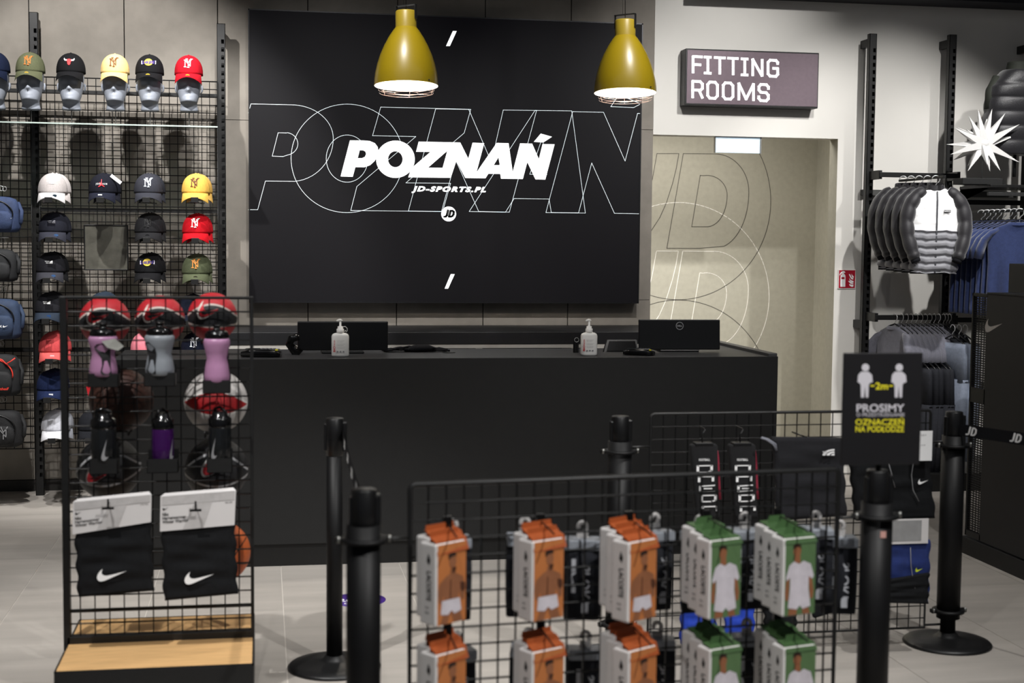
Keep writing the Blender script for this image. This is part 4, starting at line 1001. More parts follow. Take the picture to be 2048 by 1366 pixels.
for (px, pt, pb, wd, c, lab, kd, tg, rt, tlab, tt, tb, tw) in (
    (207, 648, 752, 56, PK, 'pink drinking bottle with a grey paper tag under the first ball', 'squeeze', True, .0, 'black tray under the tagged pink bottle', 748, 775, 58),
    (320, 645, 750, 58, '#83888e', 'grey drinking bottle under the middle ball', 'squeeze', False, -.9, 'black tray under the grey bottle', 746, 773, 60),
    (434, 649, 764, 52, PK, 'pink drinking bottle without tag under the right ball', 'squeeze', False, 1.7, 'black tray under the untagged pink bottle', 761, 787, 54),
    (208, 820, 922, 50, '#26282a', 'smoky black bottle above the black ball on the left', 'flip', False, 0, 'black tray under the left smoky bottle', 918, 949, 54),
    (326, 820, 922, 44, '#4c1c66', 'purple bottle with black lid in the middle', 'flip', False, .8, 'black tray under the purple bottle', 918, 946, 60),
    (440, 815, 920, 46, '#232527', 'smoky black bottle below the white and red ball', 'flip', False, -.7, 'black tray under the right smoky bottle', 917, 946, 50)):
    squeeze(px, pt, pb, wd, c, lab, kd, tag_=tg, rot=rt); tray(px-1, tt, tb, tw, tlab)

# neck warmers on header cards
def gridsheet(b, q, nx, ny, Y, th, wav=.006, seed=0, bulge=0, m=0):
    # q: four px corners TL,TR,BR,BL ; builds a folded cloth block with front relief
    r = random.Random(seed); P = [at(x, y, Y) for x, y in q]; fr = []
    for j in range(ny+1):
        v = j/ny
        for i in range(nx+1):
            u = i/nx; a = P[0].lerp(P[1], u); c = P[3].lerp(P[2], u); p = a.lerp(c, v)
            ed = (min(u, 1-u)*min(v, 1-v)*4)**.35 if 0 < u < 1 and 0 < v < 1 else 0
            y = p.y-th/2-(wav*(math.sin(v*17+u*3+seed)+.6*math.sin(v*31-u*5+seed*2))+bulge)*ed
            ex = .004*math.sin(v*19+seed) if i in (0, nx) else 0
            fr.append((p.x+ex, y, p.z))
    W = nx+1; n = len(fr); bk = [(x, Y+th/2, z) for x, y, z in fr]; fs_ = []
    for j in range(ny):
        for i in range(nx): a = j*W+i; fs_.append((a, a+W, a+W+1, a+1)); fs_.append((a+n, a+1+n, a+W+1+n, a+W+n))
    for i in range(nx):
        fs_.append((i, i+1, i+1+n, i+n)); a = ny*W+i; fs_.append((a, a+n, a+1+n, a+1))
    for j in range(ny):
        a = j*W; fs_.append((a, a+n, a+W+n, a+W)); a = j*W+nx; fs_.append((a, a+W, a+W+n, a+n))
    b.add(fr+bk, fs_, m, True); return P
M_card = mat('white printed card', '#cfcccb', .5, 0, .02, 10)
M_cardg = mat('light grey card band', '#b4b1b0', .5)
M_ktex = mat('black stretch jersey', '#151618', .85, 0, .15, 60, .2, 300, spec=.2)
def warmer(cq, bq, sq, label, hook, Yw=QG-.13, seed=1):
    b = MB(); P = gridsheet(b, bq, 14, 22, Yw, .022, .004, seed)
    c = (P[0]+P[2])/2; t = thing('neck_warmer', label, 'neck warmer', (c.x, Yw, c.z), 'neck warmers on header cards'); Lc = t.location
    b.build('folded_fabric', M_ktex, t, Lc)
    Yc = Yw-.016; A = [at(x, y, Yc) for x, y in cq]
    for k, v in enumerate(A): pass
    pl = lambda u, v, d=1: (A[3].lerp(A[2], u)).lerp(A[0].lerp(A[1], u), v)-Vector((0, .0008*d, 0))
    b = MB(); b.add([pl(0, 0), pl(1, 0), pl(1, 1), pl(0, 1)], [(0, 1, 2, 3)]); q = [v+Vector((0, .002, 0)) for v in (pl(0, 0), pl(1, 0), pl(1, 1), pl(0, 1))]; b.add(q, [(3, 2, 1, 0)])
    b.add([pl(0, 1), pl(1, 1), pl(1, 1)+Vector((-.01, .03, .006)), pl(0, 1)+Vector((.012, .03, .006))], [(0, 1, 2, 3)]); b.build('header_card', M_card, t, Lc)
    b = MB(); b.add([pl(.30, 0, 2), pl(.58, 0, 2), pl(.72, 1, 2), pl(.5, 1, 2)], [(0, 1, 2, 3)]); b.add([pl(.02, .74, 2.6), pl(.98, .74, 2.6), pl(.98, 1, 2.6), pl(.02, 1, 2.6)], [(0, 1, 2, 3)]); b.build('card_band', M_cardg, t, Lc)
    b = MB()
    for i, (tx, v0, u1) in enumerate((('Nike', .44, .11), ('Herrenwarmer', .33, .34), ('Winter Warrior', .22, .38))): text_to(b, tx, lambda u, v, v0=v0, u1=u1: pl(.03+(u1-.03)*u, v0+.09*v, 3), bold=.02)
    b.poly([SWOOSH], lambda x, y, d: pl(.03+x*.08, .6+y*.18, 3)); text_to(b, 'one size', lambda u, v: pl(.86+.1*u, .66+.05*v, 3)); b.build('card_lettering', K_print, t, Lc)
    S = [at(x, y, Yw-.0165) for x, y in sq]
    b = MB(); b.poly([SWOOSH], lambda x, y, d: Vector((S[0].x+(S[1].x-S[0].x)*x, Yw-.0185, S[0].z+(S[1].z-S[0].z)*y*2.0))); b.build('swoosh_logo', W_print, t, Lc)
    h = at(*hook, Yc); b = MB(); b.rod((h.x, Yc-.03, h.z+.012), (h.x, QG, h.z+.012), .003); b.box(h.x-.003, h.x+.003, Yc-.032, Yc-.028, h.z-.004, h.z+.03); b.box(h.x-.02, h.x+.02, Yc-.034, Yc-.03, h.z-.006, h.z+.002)
    o = b.build('peg_hook', K_wire)
    tag(o, 'black peg hook carrying the '+('left' if seed == 1 else 'right')+' neck warmer', 'hook', 'peg hooks on the rack')
warmer([(146, 1004), (303, 989), (302, 1044), (145, 1069)], [(150, 1060), (302, 1040), (307, 1180), (157, 1193)], [(194, 1163), (253, 1137)], 'left black neck warmer with white swoosh under a white card', (218, 1012), seed=1)
warmer([(321, 993), (472, 981), (469, 1050), (320, 1063)], [(324, 1056), (470, 1046), (475, 1186), (328, 1200)], [(369, 1169), (428, 1143)], 'right black neck warmer with white swoosh, beside the orange ball', (392, 1016), seed=2)

# ================================================================ queue posts
M_post = mat('black post', '#0d0d0e', .5, 0, .08, 40, spec=.3)
def post(x, Y, label, sleeve=True, base=True, h=.97, flanges=(.83,), r=.031):
    t = thing('queue_post', label, 'barrier post', (x, Y, 0), 'black barrier posts')
    b = MB(); b.lathe([(r, .02), (r, h-.09)], (0, 0, 0), 28, cap=True); b.build('tube', M_post, t)
    b = MB(); b.lathe([(r*.98, h-.145), (r*1.12, h-.14), (r*1.12, h-.003), (r*1.05, h), (0, h)], (0, 0, 0), 28, cap=True)
    b.rbox(-r*1.32, -r*.9, -.012, .012, h-.125, h-.02, .003); b.rbox(r*.9, r*1.5, -.014, .014, h-.13, h-.015, .004); b.build('belt_head', K_plas, t)
    b = MB(); b.lathe([(.0, .0), (.178, .0), (.18, .006), (.172, .014), (.13, .022), (.06, .03), (.045, .036), (0.034, .05), (0, .05)], (0, 0, 0), 56); b.build('base', mat('black cast base', '#121213', .4, 0, .05, 30, .02), t)
    if sleeve:
        rs = .0475
        b = MB(); b.lathe([(r, .87), (rs, .871), (rs, .11), (r, .109)], (0, 0, 0), 32); b.build('sleeve', M_post, t)
        for zf in flanges+(.14,):
            b = MB(); b.lathe([(rs, zf-.006), (rs+.018, zf-.005), (rs+.018, zf+.005), (rs, zf+.006)], (0, 0, 0), 32)
            b.rbox(-rs-.03, -rs, -.012, .012, zf-.008, zf+.008, .002); b.rbox(rs, rs+.03, -.012, .012, zf-.008, zf+.008, .002); b.build('collar', M_post, t)
            b = MB()
            for s_ in (-1, 1): b.rod((s_*(rs+.022), -.012, zf-.006), (s_*(rs+.022), -.012, zf+.012), .005, 8)
            b.build('bolt', C_steel, t)
    return t
NL, NR, FR, RL, MID = (.273, 3.837), (1.835, 3.978), (2.800, 5.36), (.272, 5.395), (1.384, 5.349)
post(*NL, 'nearest thick barrier post left of the underwear rack')
post(*NR, 'thick barrier post carrying the distance sign')
post(*FR, 'thick barrier post in front of the tall black display at right')
post(*MID, 'thick barrier post between the counter and the sock rack')
post(*RL, 'slim barrier post alone in front of the counter', sleeve=False)
b = MB(); p = Vector((NR[0], NR[1]-.049, .782)); b.box(p.x-.009, p.x+.009, p.y, p.y+.001, p.z-.010, p.z+.010); o = b.build('round_sticker', mat('pink sticker', '#c89a90', .5)); tag(o, 'tiny pink square sticker on the post below the distance sign', 'sticker')
# belts
def belt(a, b2, z, label, marks=None, sag=.0, w_=.048):
    A, B_ = Vector((a[0], a[1], z)), Vector((b2[0], b2[1], z)); t = thing('barrier_belt', label, 'belt', A); m = MB(); n = 16; d = (B_-A).normalized(); nn = Vector((d.y, -d.x, 0))
    vs = []
    for i in range(n+1):
        p = A.lerp(B_, i/n)-Vector((0, 0, sag*4*(i/n)*(1-i/n)))
        vs += [p+Vector((0, 0, w_/2)), p-Vector((0, 0, w_/2))]
    m.add(vs+[v-nn*.002 for v in vs], [(2*i, 2*i+1, 2*i+3, 2*i+2) for i in range(n)]+[(2*i+2*n+2, 2*i+2+2*n+2, 2*i+3+2*n+2, 2*i+1+2*n+2) for i in range(n)], 0, True); m.build('webbing', K_fab, t, A)
    if marks:
        m = MB(); 
        for (s, wd) in marks:
            c = A.lerp(B_, s)-Vector((0, 0, sag*4*s*(1-s)))+nn*.0015
            jd_mark(m, lambda u, v: c+d*(u-.5)*wd+Vector((0, 0, (v-.5)*.036)), .17)
        m.build('belt_lettering', W_print, t, A)
    return t
belt((RL[0]+.03, RL[1]-.02), (NL[0]+.005, NL[1]+.04), .905, 'black belt between the slim post and the nearest post', [(.12, .10), (.3, .10), (.5, .10), (.7, .10)], .02)
m1, m2 = atz(1943, 863, .9), atz(2032, 876, .9); bd = (m2-m1); b0 = m1-bd*.28; b9 = m1+bd*4.72
belt((b0.x, b0.y), (b9.x, b9.y), .90, 'black belt with white monograms running from the right post out of view', [(.056, .05), (.256, .05), (.456, .05)], 0)

# distance sign on top of the near right post
A_, B_ = at(1687, 706, 3.95), at(1838, 928, 3.95)
t = thing('distance_sign', 'black portrait sign with two white figures and yellow wording on the post', 'sign', ((A_.x+B_.x)/2, 3.95, B_.z)); TL = t.location.copy()
MB().rbox(A_.x, B_.x, 3.945, 3.955, B_.z, A_.z, .002).build('sign_plate', mat('satin black board', '#161517', .45, 0, .06, 20), t, TL)
b = MB(); b.rod((1.83, 3.965, B_.z+.04), (1.835, 3.978, .965), .009, 8); b.build('stem', K_metal, t, TL)
def dp(x, y, d=1):     # pixel in photo frame on the sign plane
    p = at(x, y, 3.944); return (p.x, 3.944, p.z)
b = MB()
for cx in (1731, 1798.5):
    b.poly([el(cx, 735, 7.5, 7.5, 20)], dp)
    b.poly([[(cx-9, 743.5), (cx+6, 743.5), (cx+13, 750), (cx+14.5, 764), (cx+9, 766), (cx+6.5, 770), (cx+5.5, 795), (cx+.6, 795), (cx-1, 772), (cx-3, 795), (cx-9, 795), (cx-9.5, 770), (cx-12, 766), (cx-16, 764), (cx-14.5, 750)]], dp)
def sg2(x0, y0, x1, y1): return lambda u, v: dp(x0+(x1-x0)*u, y1+(y0-y1)*v)
text_to(b, 'PROSIMY', sg2(1713, 808, 1809, 824), bold=.02); text_to(b, 'O PRZESTRZEGANIE', sg2(1713, 826, 1809, 833), bold=.0)
b.build('white_print', mat('greyish white print', '#c9c6cc', .6, var=0), t, TL)
b = MB(); text_to(b, '2m', sg2(1751, 765, 1776, 779), bold=.02); b.poly([[(1741, 770.5), (1749, 770.5), (1749, 773), (1741, 773)]], dp); b.poly([[(1778, 770.5), (1786, 770.5), (1786, 773), (1778, 773)]], dp)
text_to(b, 'OZNACZEŃ', sg2(1711, 834, 1808, 850), bold=.015); text_to(b, 'NA PODŁODZE', sg2(1711, 852, 1808, 864), bold=.015); b.build('yellow_print', Y_print, t, TL)

# floor sticker
p = atz(717, 1200, 0); t = thing('floor_sticker', 'round purple floor sticker with white lettering behind the nearest post', 'sticker', (p.x, p.y, 0))
b = MB(); b.lathe([(.125, .0003), (.125, .0015), (0, .0015)], (0, 0, 0), 48); b.build('disc', mat('purple vinyl', '#4a2c86', .45), t)
b = MB(); text_to(b, '2m', lambda u, v: (-.10+.10*u, -.03+.055*v, .0018), bold=.03); text_to(b, 'ODSTĘP', lambda u, v: (-.07+.14*u, -.08+.03*v, .0018), bold=.03); b.build('lettering', W_print, t)

# ================================================================ front rack (underwear boxes)
def line_panel(name, A, B_, z0_, z1_, label, cat, px_=.0508, r=.0024, rf=.008, arms=()):
    A = Vector((A[0], A[1], 0)); B_ = Vector((B_[0], B_[1], 0)); L_ = (B_-A).length; d = (B_-A)/L_
    t = thing(name, label, cat, (A.x, A.y, 0), None, math.atan2(d.y, d.x))
    b = MB(); x = px_
    while x < L_-.01: b.box(x-r, x+r, -r, r, z0_, z1_); x += px_
    z = z1_-px_
    while z > z0_+.01: b.dbar(0, L_, -r*2, z, r*1.3); z -= px_
    b.build('wire_mesh', K_wire, t)
    b = MB(); b.tube([(0, 0, z0_), (0, 0, z1_-.012), (.004, 0, z1_-.004), (.012, 0, z1_), (L_-.012, 0, z1_), (L_-.004, 0, z1_-.004), (L_, 0, z1_-.012), (L_, 0, z0_)], rf, 8, closed=True); b.build('rim', K_metal, t)
    b = MB()
    for (x0, x1, z) in arms: b.rod((x0, 0, z), (x1, 0, z), .005, 8)
    if arms: b.build('clamp_arm', K_metal, t)
    return t, L_, d
zt1 = at(818, 968, 3.86).z
LA = at(820, 1100, 3.846); LB = at(1672, 1100, 3.965)
line_panel('product_rack', (LA.x, 3.846), (LB.x, 3.962), .14, zt1, 'black wire rack panel with boxed underwear between the two nearest posts', 'rack', arms=((-.10, 0, .83), (0.0-.1, 0, .16), ((LB.x-LA.x), (LB.x-LA.x)+.09, .83), ((LB.x-LA.x), (LB.x-LA.x)+.09, .16)))
M_or = mat('orange printed card', '#bd7440', .45, 0, .03, 8); M_ord = mat('burnt orange card flap', '#a04e24', .5)
M_gr = mat('green printed card', '#57744c', .45, 0, .03, 8); M_grd = mat('dark green card flap', '#3f5d36', .5)
M_box = mat('white carton', '#e2dfdd', .45, 0, .015, 8)
M_skin = mat('printed skin tone', '#8f5c3e', .5); M_skin2 = mat('printed darker skin tone', '#4c2b1a', .5); M_hair = mat('printed dark hair', '#2c1d16', .5); M_wht = mat('printed white cloth', '#cfc9d0', .5)
BW, BH, BD = .110, .225, .066
def carton(loc, rz, kind, label, front=True, grp='underwear boxes on the front rack', shut=True):
    t = thing('underwear_box', label, 'box', loc, grp, rz)
    mc, md = (M_or, M_ord) if kind == 'o' else (M_gr, M_grd)
    b = MB(); b.rbox(0, BW, -BD, 0, -BH, 0, .006, 0); b.build('carton', M_box, t)
    b = MB(); b.box(.006, BW-.001, -BD-.0015, -BD, -BH+.003, -.003); b.build('front_print', mc, t)
    b = MB(); pts = [(BD*.0, .045), (-BD*.5, .05)]
    if kind == 'o': b.add([(.006, -BD*.55, .0), (BW, -BD*.55, 0), (BW, -BD*.5, .030), (.006, -BD*.5, .030)], [(0, 1, 2, 3)]); b.add([(.004, -BD-.002, -.03), (BW+.006, -BD-.006, -.026), (BW+.006, -BD*.9, .006), (.004, -BD*.9, .004)], [(0, 1, 2, 3)]); b.add([(.004, -BD*.9, .004), (BW+.006, -BD*.9, .006), (BW, -BD*.4, .02), (.006, -BD*.4, .018)], [(0, 1, 2, 3)])
    else: b.add([(.02, -BD*.55, .0), (BW-.02, -BD*.55, 0), (BW-.028, -BD*.5, .026), (.03, -BD*.5, .026)], [(0, 1, 2, 3)]); b.add([(.004, -BD-.003, -.016), (BW+.003, -BD-.004, -.016), (BW, -BD*.9, .004), (.004, -BD*.9, .004)], [(0, 1, 2, 3)]); b.add([(.004, -BD*.9, .004), (BW, -BD*.9, .004), (BW, -.01, .008), (.01, -.01, .008)], [(0, 1, 2, 3)])
    b.build('hang_flap', md, t)
    if front:
        yF = -BD-.0022
        def F(x, y, d=1): return (.006+x*(BW-.008), yF, -BH+.004+y*(BH-.008))
        def F2(x, y, d=1): return (.006+x*(BW-.008), yF-.0006, -BH+.004+y*(BH-.008))
        if kind == 'o':
            b = MB(); b.poly([[(.42, .62), (.3, .6), (.06, .52), (.0, .40), (.05, .28), (.14, .26), (.2, .36), (.24, .30), (.2, .12), (.08, .0), (.34, .0), (.46, .13), (.58, .0), (.9, .0), (.8, .15), (.72, .3), (.76, .38), (.85, .26), (.95, .27), (.98, .42), (.9, .56), (.64, .62), (.6, .68), (.45, .68)]], F)
            b.poly([el(.53, .77, .13, .085, 20)], F); b.build('printed_figure', M_skin, t)
            b = MB(); b.poly([[(.8, .5), (.97, .48), (.98, .40), (.88, .36), (.8, .42)]], F2); b.poly([[(.5, .7), (.66, .7), (.62, .64), (.52, .62)]], F2); b.poly([[(.42, .3), (.46, .3), (.47, .55), (.44, .55)]], F2); b.build('printed_shade', M_skin2, t)
            b = MB(); b.poly([[(.38, .80), (.36, .86), (.46, .90), (.62, .89), (.66, .83), (.6, .845), (.46, .83)]], F2); b.build('printed_hair', M_hair, t)
            b = MB(); b.poly([[(.14, .30), (.78, .30), (.84, .14), (.6, .11), (.48, .16), (.36, .11), (.1, .13)]], F2); b.build('printed_shorts', M_wht, t)
        else:
            b = MB(); b.poly([el(.38, .85, .13, .09, 20)], F); b.poly([[(.3, .8), (.48, .8), (.5, .68), (.3, .68)]], F); b.poly([[(.05, .5), (.0, .3), (.02, .2), (.12, .2), (.14, .5)]], F); b.poly([[(.88, .5), (.96, .3), (.93, .2), (.84, .2), (.78, .5)]], F); b.poly([[(.14, .08), (.12, .0), (.4, .0), (.42, .1)]], F); b.poly([[(.58, .1), (.6, .0), (.84, .0), (.8, .08)]], F); b.build('printed_figure', M_skin, t)
            b = MB(); b.poly([[(.25, .86), (.24, .92), (.34, .955), (.48, .94), (.52, .87), (.44, .90), (.32, .90)]], F2); b.build('printed_hair', M_hair, t)
            b = MB(); b.poly([[(.28, .71), (.12, .66), (.02, .5), (.04, .46), (.16, .5), (.16, .34), (.1, .1), (.4, .07), (.5, .12), (.6, .07), (.86, .1), (.78, .34), (.78, .5), (.9, .46), (.95, .5), (.84, .66), (.6, .71), (.45, .67)]], F2); b.build('printed_shirt', M_wht, t)
    # spine lettering on the left side of the carton
    def S(u0, u1, z0_, z1_): return lambda u, v: (-.0008, -(u0+(u1-u0)*(1-v))*BD if False else -BD*(u1+(u0-u1)*v), -BH*(1-(z1_+(z0_-z1_)*u)))
    b = MB(); text_to(b, 'LACOSTE', lambda u, v: (-.0008, -BD*(.72-.28*(1-v)), -BH*(.34+.36*u)), bold=.03)
    b.add([(-.0008, -BD*.45, -BH*.22), (-.0008, -BD*.55, -BH*.12), (-.0008, -BD*.68, -BH*.2), (-.0008, -BD*.6, -BH*.27)], [(0, 1, 2, 3)])
    text_to(b, '3 PACK', lambda u, v: (-.0008, -BD*(.35+.25*u), -BH*(.80-.03*v)), bold=.0); text_to(b, 'cotton', lambda u, v: (-.0008, -BD*(.35+.25*u), -BH*(.86-.03*v)), bold=.0)
    b.build('spine_lettering', K_print, t)
    return t
cols = [(872, 1090, 'o', 'first column'), (1065, 1084, 'o', 'second column'), (1258, 1086, 'o', 'third column'), (1420, 1082, 'g', 'fourth column'), (1568, 1078, 'g', 'fifth column')]
proto = {}
def put(kind, loc, rz, label):
    if kind not in proto: proto[kind] = carton(loc, rz, kind, label); return proto[kind]
    return dup(proto[kind], loc, label, rz=rz)
for ci, (px, py, kd, nm) in enumerate(cols):
    yp = 3.846+.116*(px-820)/852; Yf = yp-.035-.058*((2, 2, 3, 3, 3)[ci])
    for row in range(2):
        pyr = py+(222 if row == 0 else 222)*row+(-4*row if ci > 1 else 0)
        rz = math.radians((35, 27, 31, 19, 14)[ci])
        rz = -rz*-1
        n = (2, 2, 3, 3, 3)[ci]
        for k in range(n):
            p = at(px, pyr, Yf); dv = Vector((0, 0, 0))
            lab = ('orange' if kd == 'o' else 'green')+' underwear box, '+('front' if k == 0 else ('second' if k == 1 else 'third'))+' on the '+('upper' if row == 0 else 'lower')+' hook of the '+nm+' from the left'
            put(kd, (p.x-math.sin(rz)*BD-.004*k, Yf+math.cos(rz)*BD+.058*k, p.z+.005*k), rz, lab)
        h = at(px+14, pyr-14, Yf); t = thing('peg_hook', 'black peg hook with end plate above the '+('upper' if row == 0 else 'lower')+' boxes of the '+nm, 'hook', (h.x+.03, Yf-.05, h.z+.012), 'peg hooks on the front rack')
        b = MB(); yy = LA.y+(3.962-3.846)*((h.x-LA.x)/(LB.x-LA.x)); b.tube([(0, 0, 0), (0, yy-Yf+.05, 0)], .0025, 6); b.rbox(-.012, .012, yy-Yf+.03, yy-Yf+.045, -.02, .02, .002); b.build('arm', K_wire, t)
        if row == 0:
            b = MB(); b.rbox(-.05, .0, yy-Yf-.0, yy-Yf+.006, -BH-.05, -BH-.018, .002); b.build('lower_plate', K_plas, t)
# packs of socks behind the front rack
M_sock = mat('dark sock knit', '#1b1d24', .9, 0, .25, 50, .4, 260); M_header = mat('pale blue grey header card', '#8f949c', .4, 0, .25, 30)
sk0 = None
specs = [(905, 1042, 'white lettered dark sock pack behind the first column'), (1050, 1038, 'dark sock pack behind the second column'), (1165, 1046, 'dark sock pack right of the second column'), (1310, 1030, 'sock pack behind the third column with white hook'), (1400, 1034, 'sock pack between third and fourth columns'), (1490, 1028, 'sock pack behind the fourth column with white hook'), (1560, 1036, 'sock pack between fourth and fifth columns'), (1632, 1026, 'sock pack behind the fifth column beside the rack edge'), (1680, 1044, 'sock pack sticking out past the rack edge')]
for i, (px, py, lab) in enumerate(specs):
    Y = 3.846+.116*max(0, (px-820))/852+.12; p = at(px, py, Y); loc = (p.x, Y, p.z)
    if sk0 is None:
        t = sk0 = thing('sock_pack', lab, 'socks', loc, 'sock packs behind the front rack')
        b = MB(); b.loft([((0, 0, z), (w2, 0, 0), (0, d2, 0), 4) for z, w2, d2 in ((-.05, .05, .012), (-.07, .055, .03), (-.15, .056, .036), (-.24, .055, .034), (-.285, .053, .022))], 24, fn=lambda p, a, i: (p.x, p.y*(1+.15*math.sin(p.z*70+p.x*50)), p.z)); b.build('folded_socks', M_sock, t)
        b = MB(); b.rbox(-.052, .052, -.036, .036, -.075, -.045, .004); b.build('header_card', M_header, t)
        b = MB(); b.box(-.03, -.018, -.0385, -.036, -.2, -.1); b.box(.0, .02, -.0385, -.036, -.26, -.23); text_to(b, 'SPORT', lambda u, v: (-.006+.03*(1-v), -.0375, -.12-.12*u), bold=.02); b.build('sock_lettering', mat('dull white knit', '#b5b7bd', .8), t)
        b = MB(); b.tube([(.012*math.cos(a)+.0, 0, -.012+.014*math.sin(a)) for a in [math.radians(-60+260*i/14) for i in range(15)]], .0035, 6, flat=2); b.rbox(-.017, .017, -.003, .003, -.048, -.024, .002); b.build('hanger_hook', mat('milky plastic', '#b9b6b4', .4), t)
    else:
        o = dup(sk0, loc, lab, rz=rnd.uniform(-.3, .3))
    if i < 6:
        o = dup(sk0, (loc[0]+.015, loc[1]+.005, loc[2]-.33), lab.replace('behind', 'low behind').replace('between', 'low between').replace('right of', 'low to the right of'), rz=rnd.uniform(-.3, .3))
# ================================================================ rear rack (socks, neck gaiter, shorts)
RA = at(1301, 900, 5.36); RB = at(1856, 1000, 5.37); zt2 = at(1400, 827, 5.36).z; zb2 = at(1700, 1262, 5.36).z
line_panel('product_rack', (RA.x, 5.36), (RB.x, 5.37), zb2, zt2, 'black wire rack panel with long socks and dark shorts behind the front rack', 'rack', r=.0018, rf=.006, arms=((RA.x*0-.11, 0, zt2-.13), (-.11, 0, zb2+.0), (RB.x-RA.x, RB.x-RA.x+.13, zt2-.13), (RB.x-RA.x, RB.x-RA.x+.13, zb2+.01)))
def long_socks(px, label, seed):
    Y = 5.25; p = at(px, 888, Y); t = thing('long_sock_pair', label, 'socks', (p.x, Y, p.z), 'long football socks')
    b = MB(); s = Y/FPX; b.loft([((2*s+x*s, 0, -z*s), (w2*s, 0, 0), (0, .02, 0), 4) for z, w2, x in ((0, 27, 0), (4, 30, 1), (60, 28, 5), (120, 26, 10), (150, 26, 13), (158, 24, 14))], 24); b.build('folded_socks', mat('black knit', '#141416', .9, 0, .1, 60, .3, 300), t)
    b = MB(); b.loft([((31*s+x*s, .004, -z*s), (w2*s, 0, 0), (0, .012, 0), 3) for z, w2, x in ((14, 4, 0), (30, 6, 1), (90, 5, 6), (118, 5, 9))], 12); b.build('crimson_sock', mat('crimson knit', '#8e2038', .85, 0, .1, 60, .3, 300), t)
    b = MB()
    for k in range(5):
        z0_ = 44+k*21; xo = -12+k*3.2; w2 = 30
        F = lambda x, y: ((xo+x*w2)*s, -.0235, -(z0_+y*13)*s)
        if k % 3 == 0: PL = [[(0, 0), (1, 0), (1, .8), (.75, 1), (0, 1), (0, 0)]]
        elif k % 3 == 1: PL = [[(0, 1), (0, .2), (1, .2), (1, .9)]]
        else: PL = [[(1, 0), (0, .1), (0, 1), (1, .9)], [(.3, .5), (.8, .5)]]
        for P_ in PL: stroke(b, P_, .18, F)
    text_to(b, 'FOOTBALL', lambda u, v: ((-10+24*u)*s, -.0238, -(34-5*v)*s), bold=.02); b.build('woven_lettering', W_print, t)
    b = MB(); b.rbox(-18*s, 22*s, -.021, .021, -4*s, 4*s, .003); b.tube([(0, .0, 4*s), (0, 0, 20*s), (.012, .0, 30*s), (.02, .04, 30*s), (.02, .11, 30*s)], .003, 6); b.build('hanger_clip', K_plas, t)
long_socks(1404, 'black football socks with crimson edge, on the left hook of the rear rack', 1)
long_socks(1480, 'black football socks with crimson edge, beside the dark neck gaiter', 2)
def cloth(name, label, cat, q, Y, mt, th=.02, seed=0, grp=None, wav=.004, root=None, part='fabric', ny=18):
    b = MB(); P = gridsheet(b, q, 16, ny, Y, th, wav, seed); c = (P[0]+P[1])/2
    t = root or thing(name, label, cat, (c.x, Y, c.z), grp); b.build(part, mt, t, t.location)
    if not root:
        b = MB(); b.rod((0, 0, .0), (0, 5.38-Y, .0), .003); b.rod((0, 0, -.03), (0, 0, .006), .003); b.build('hang_hook', K_wire, t)
    return t
t = cloth('neck_gaiter', 'plain black fleece neck gaiter with small white dome logo on the rear rack', 'neck gaiter', [(1545, 874), (1683, 876), (1690, 1030), (1555, 1040)], 5.22, mat('black fleece', '#1a1a1e', .95, 0, .15, 120, .3, 400), .03, 3, wav=.007)
b = MB(); F = lambda x, y, d=1: (lambda p: (p.x, 5.192, p.z))(at(1645+x*24, 911-y*13, 5.192))
for r0, r1 in ((0, .3), (.4, .65), (.75, 1)):
    b.poly([[(1-r1*math.cos(a*PI/16), r1*math.sin(a*PI/16)) for a in range(9)]+[(1-r0*math.cos(a*PI/16), r0*math.sin(a*PI/16)) for a in range(9)][::-1]], F)
text_to(b, 'THE NORTH', lambda u, v: F(.0+.4*u, .45+.2*v), bold=.03); text_to(b, 'FACE', lambda u, v: F(.1+.3*u, .15+.2*v), bold=.03); b.build('dome_logo', W_print, t, t.location)
b = MB(); p = at(1522, 876, 5.2)
for k in range(2): b.tube([(p.x+.01*k, 5.2+.02*k, p.z-.0), (p.x+.02+.01*k, 5.2, p.z-.006), (p.x+.05+.01*k, 5.2, p.z-.025), (p.x+.065, 5.2, p.z-.05)], .004, 6)
b.build('drawcord', mat('grey cord', '#7d7f88', .7), t, t.location)
t = cloth('sports_shorts', 'black sports shorts with white swoosh and piping beneath the distance sign', 'shorts', [(1700, 925), (1852, 900), (1868, 1035), (1712, 1040)], 5.22, M_ktex, .03, 5, wav=.005)
b = MB(); F = lambda x, y, d=1: (lambda p: (p.x, 5.192, p.z))(at(1836+x*21, 969-y*22, 5.192)); b.poly([SWOOSH], F); b.build('swoosh_logo', W_print, t, t.location)
b = MB(); b.tube([(lambda p: (p.x, 5.196, p.z))(at(x, y, 5.196)) for x, y in ((1827, 925), (1823, 950), (1826, 980), (1838, 1003))], .0017, 5); b.tube([(lambda p: (p.x, 5.196, p.z))(at(x, y, 5.196)) for x, y in ((1777, 926), (1784, 950), (1790, 975))], .0017, 5); b.build('piping', G_print, t, t.location)
a_, b_ = at(1833, 862, 5.17), at(1863, 921, 5.17)
t = thing('swing_tag', 'white swing tag hanging right of the distance sign', 'tag', ((a_.x+b_.x)/2, 5.17, a_.z)); b = MB(); b.box(a_.x, b_.x, 5.168, 5.170, b_.z, a_.z); b.build('tag_card', W_print, t, t.location)
b = MB(); text_to(b, 'SIZE M', lambda u, v: (a_.x+.018+.022*u, 5.1675, a_.z-.02+.006*v)); text_to(b, '129,99', lambda u, v: (a_.x+.018+.02*u, 5.1675, a_.z-.06+.006*v)); b.build('small_print', G_print, t, t.location)
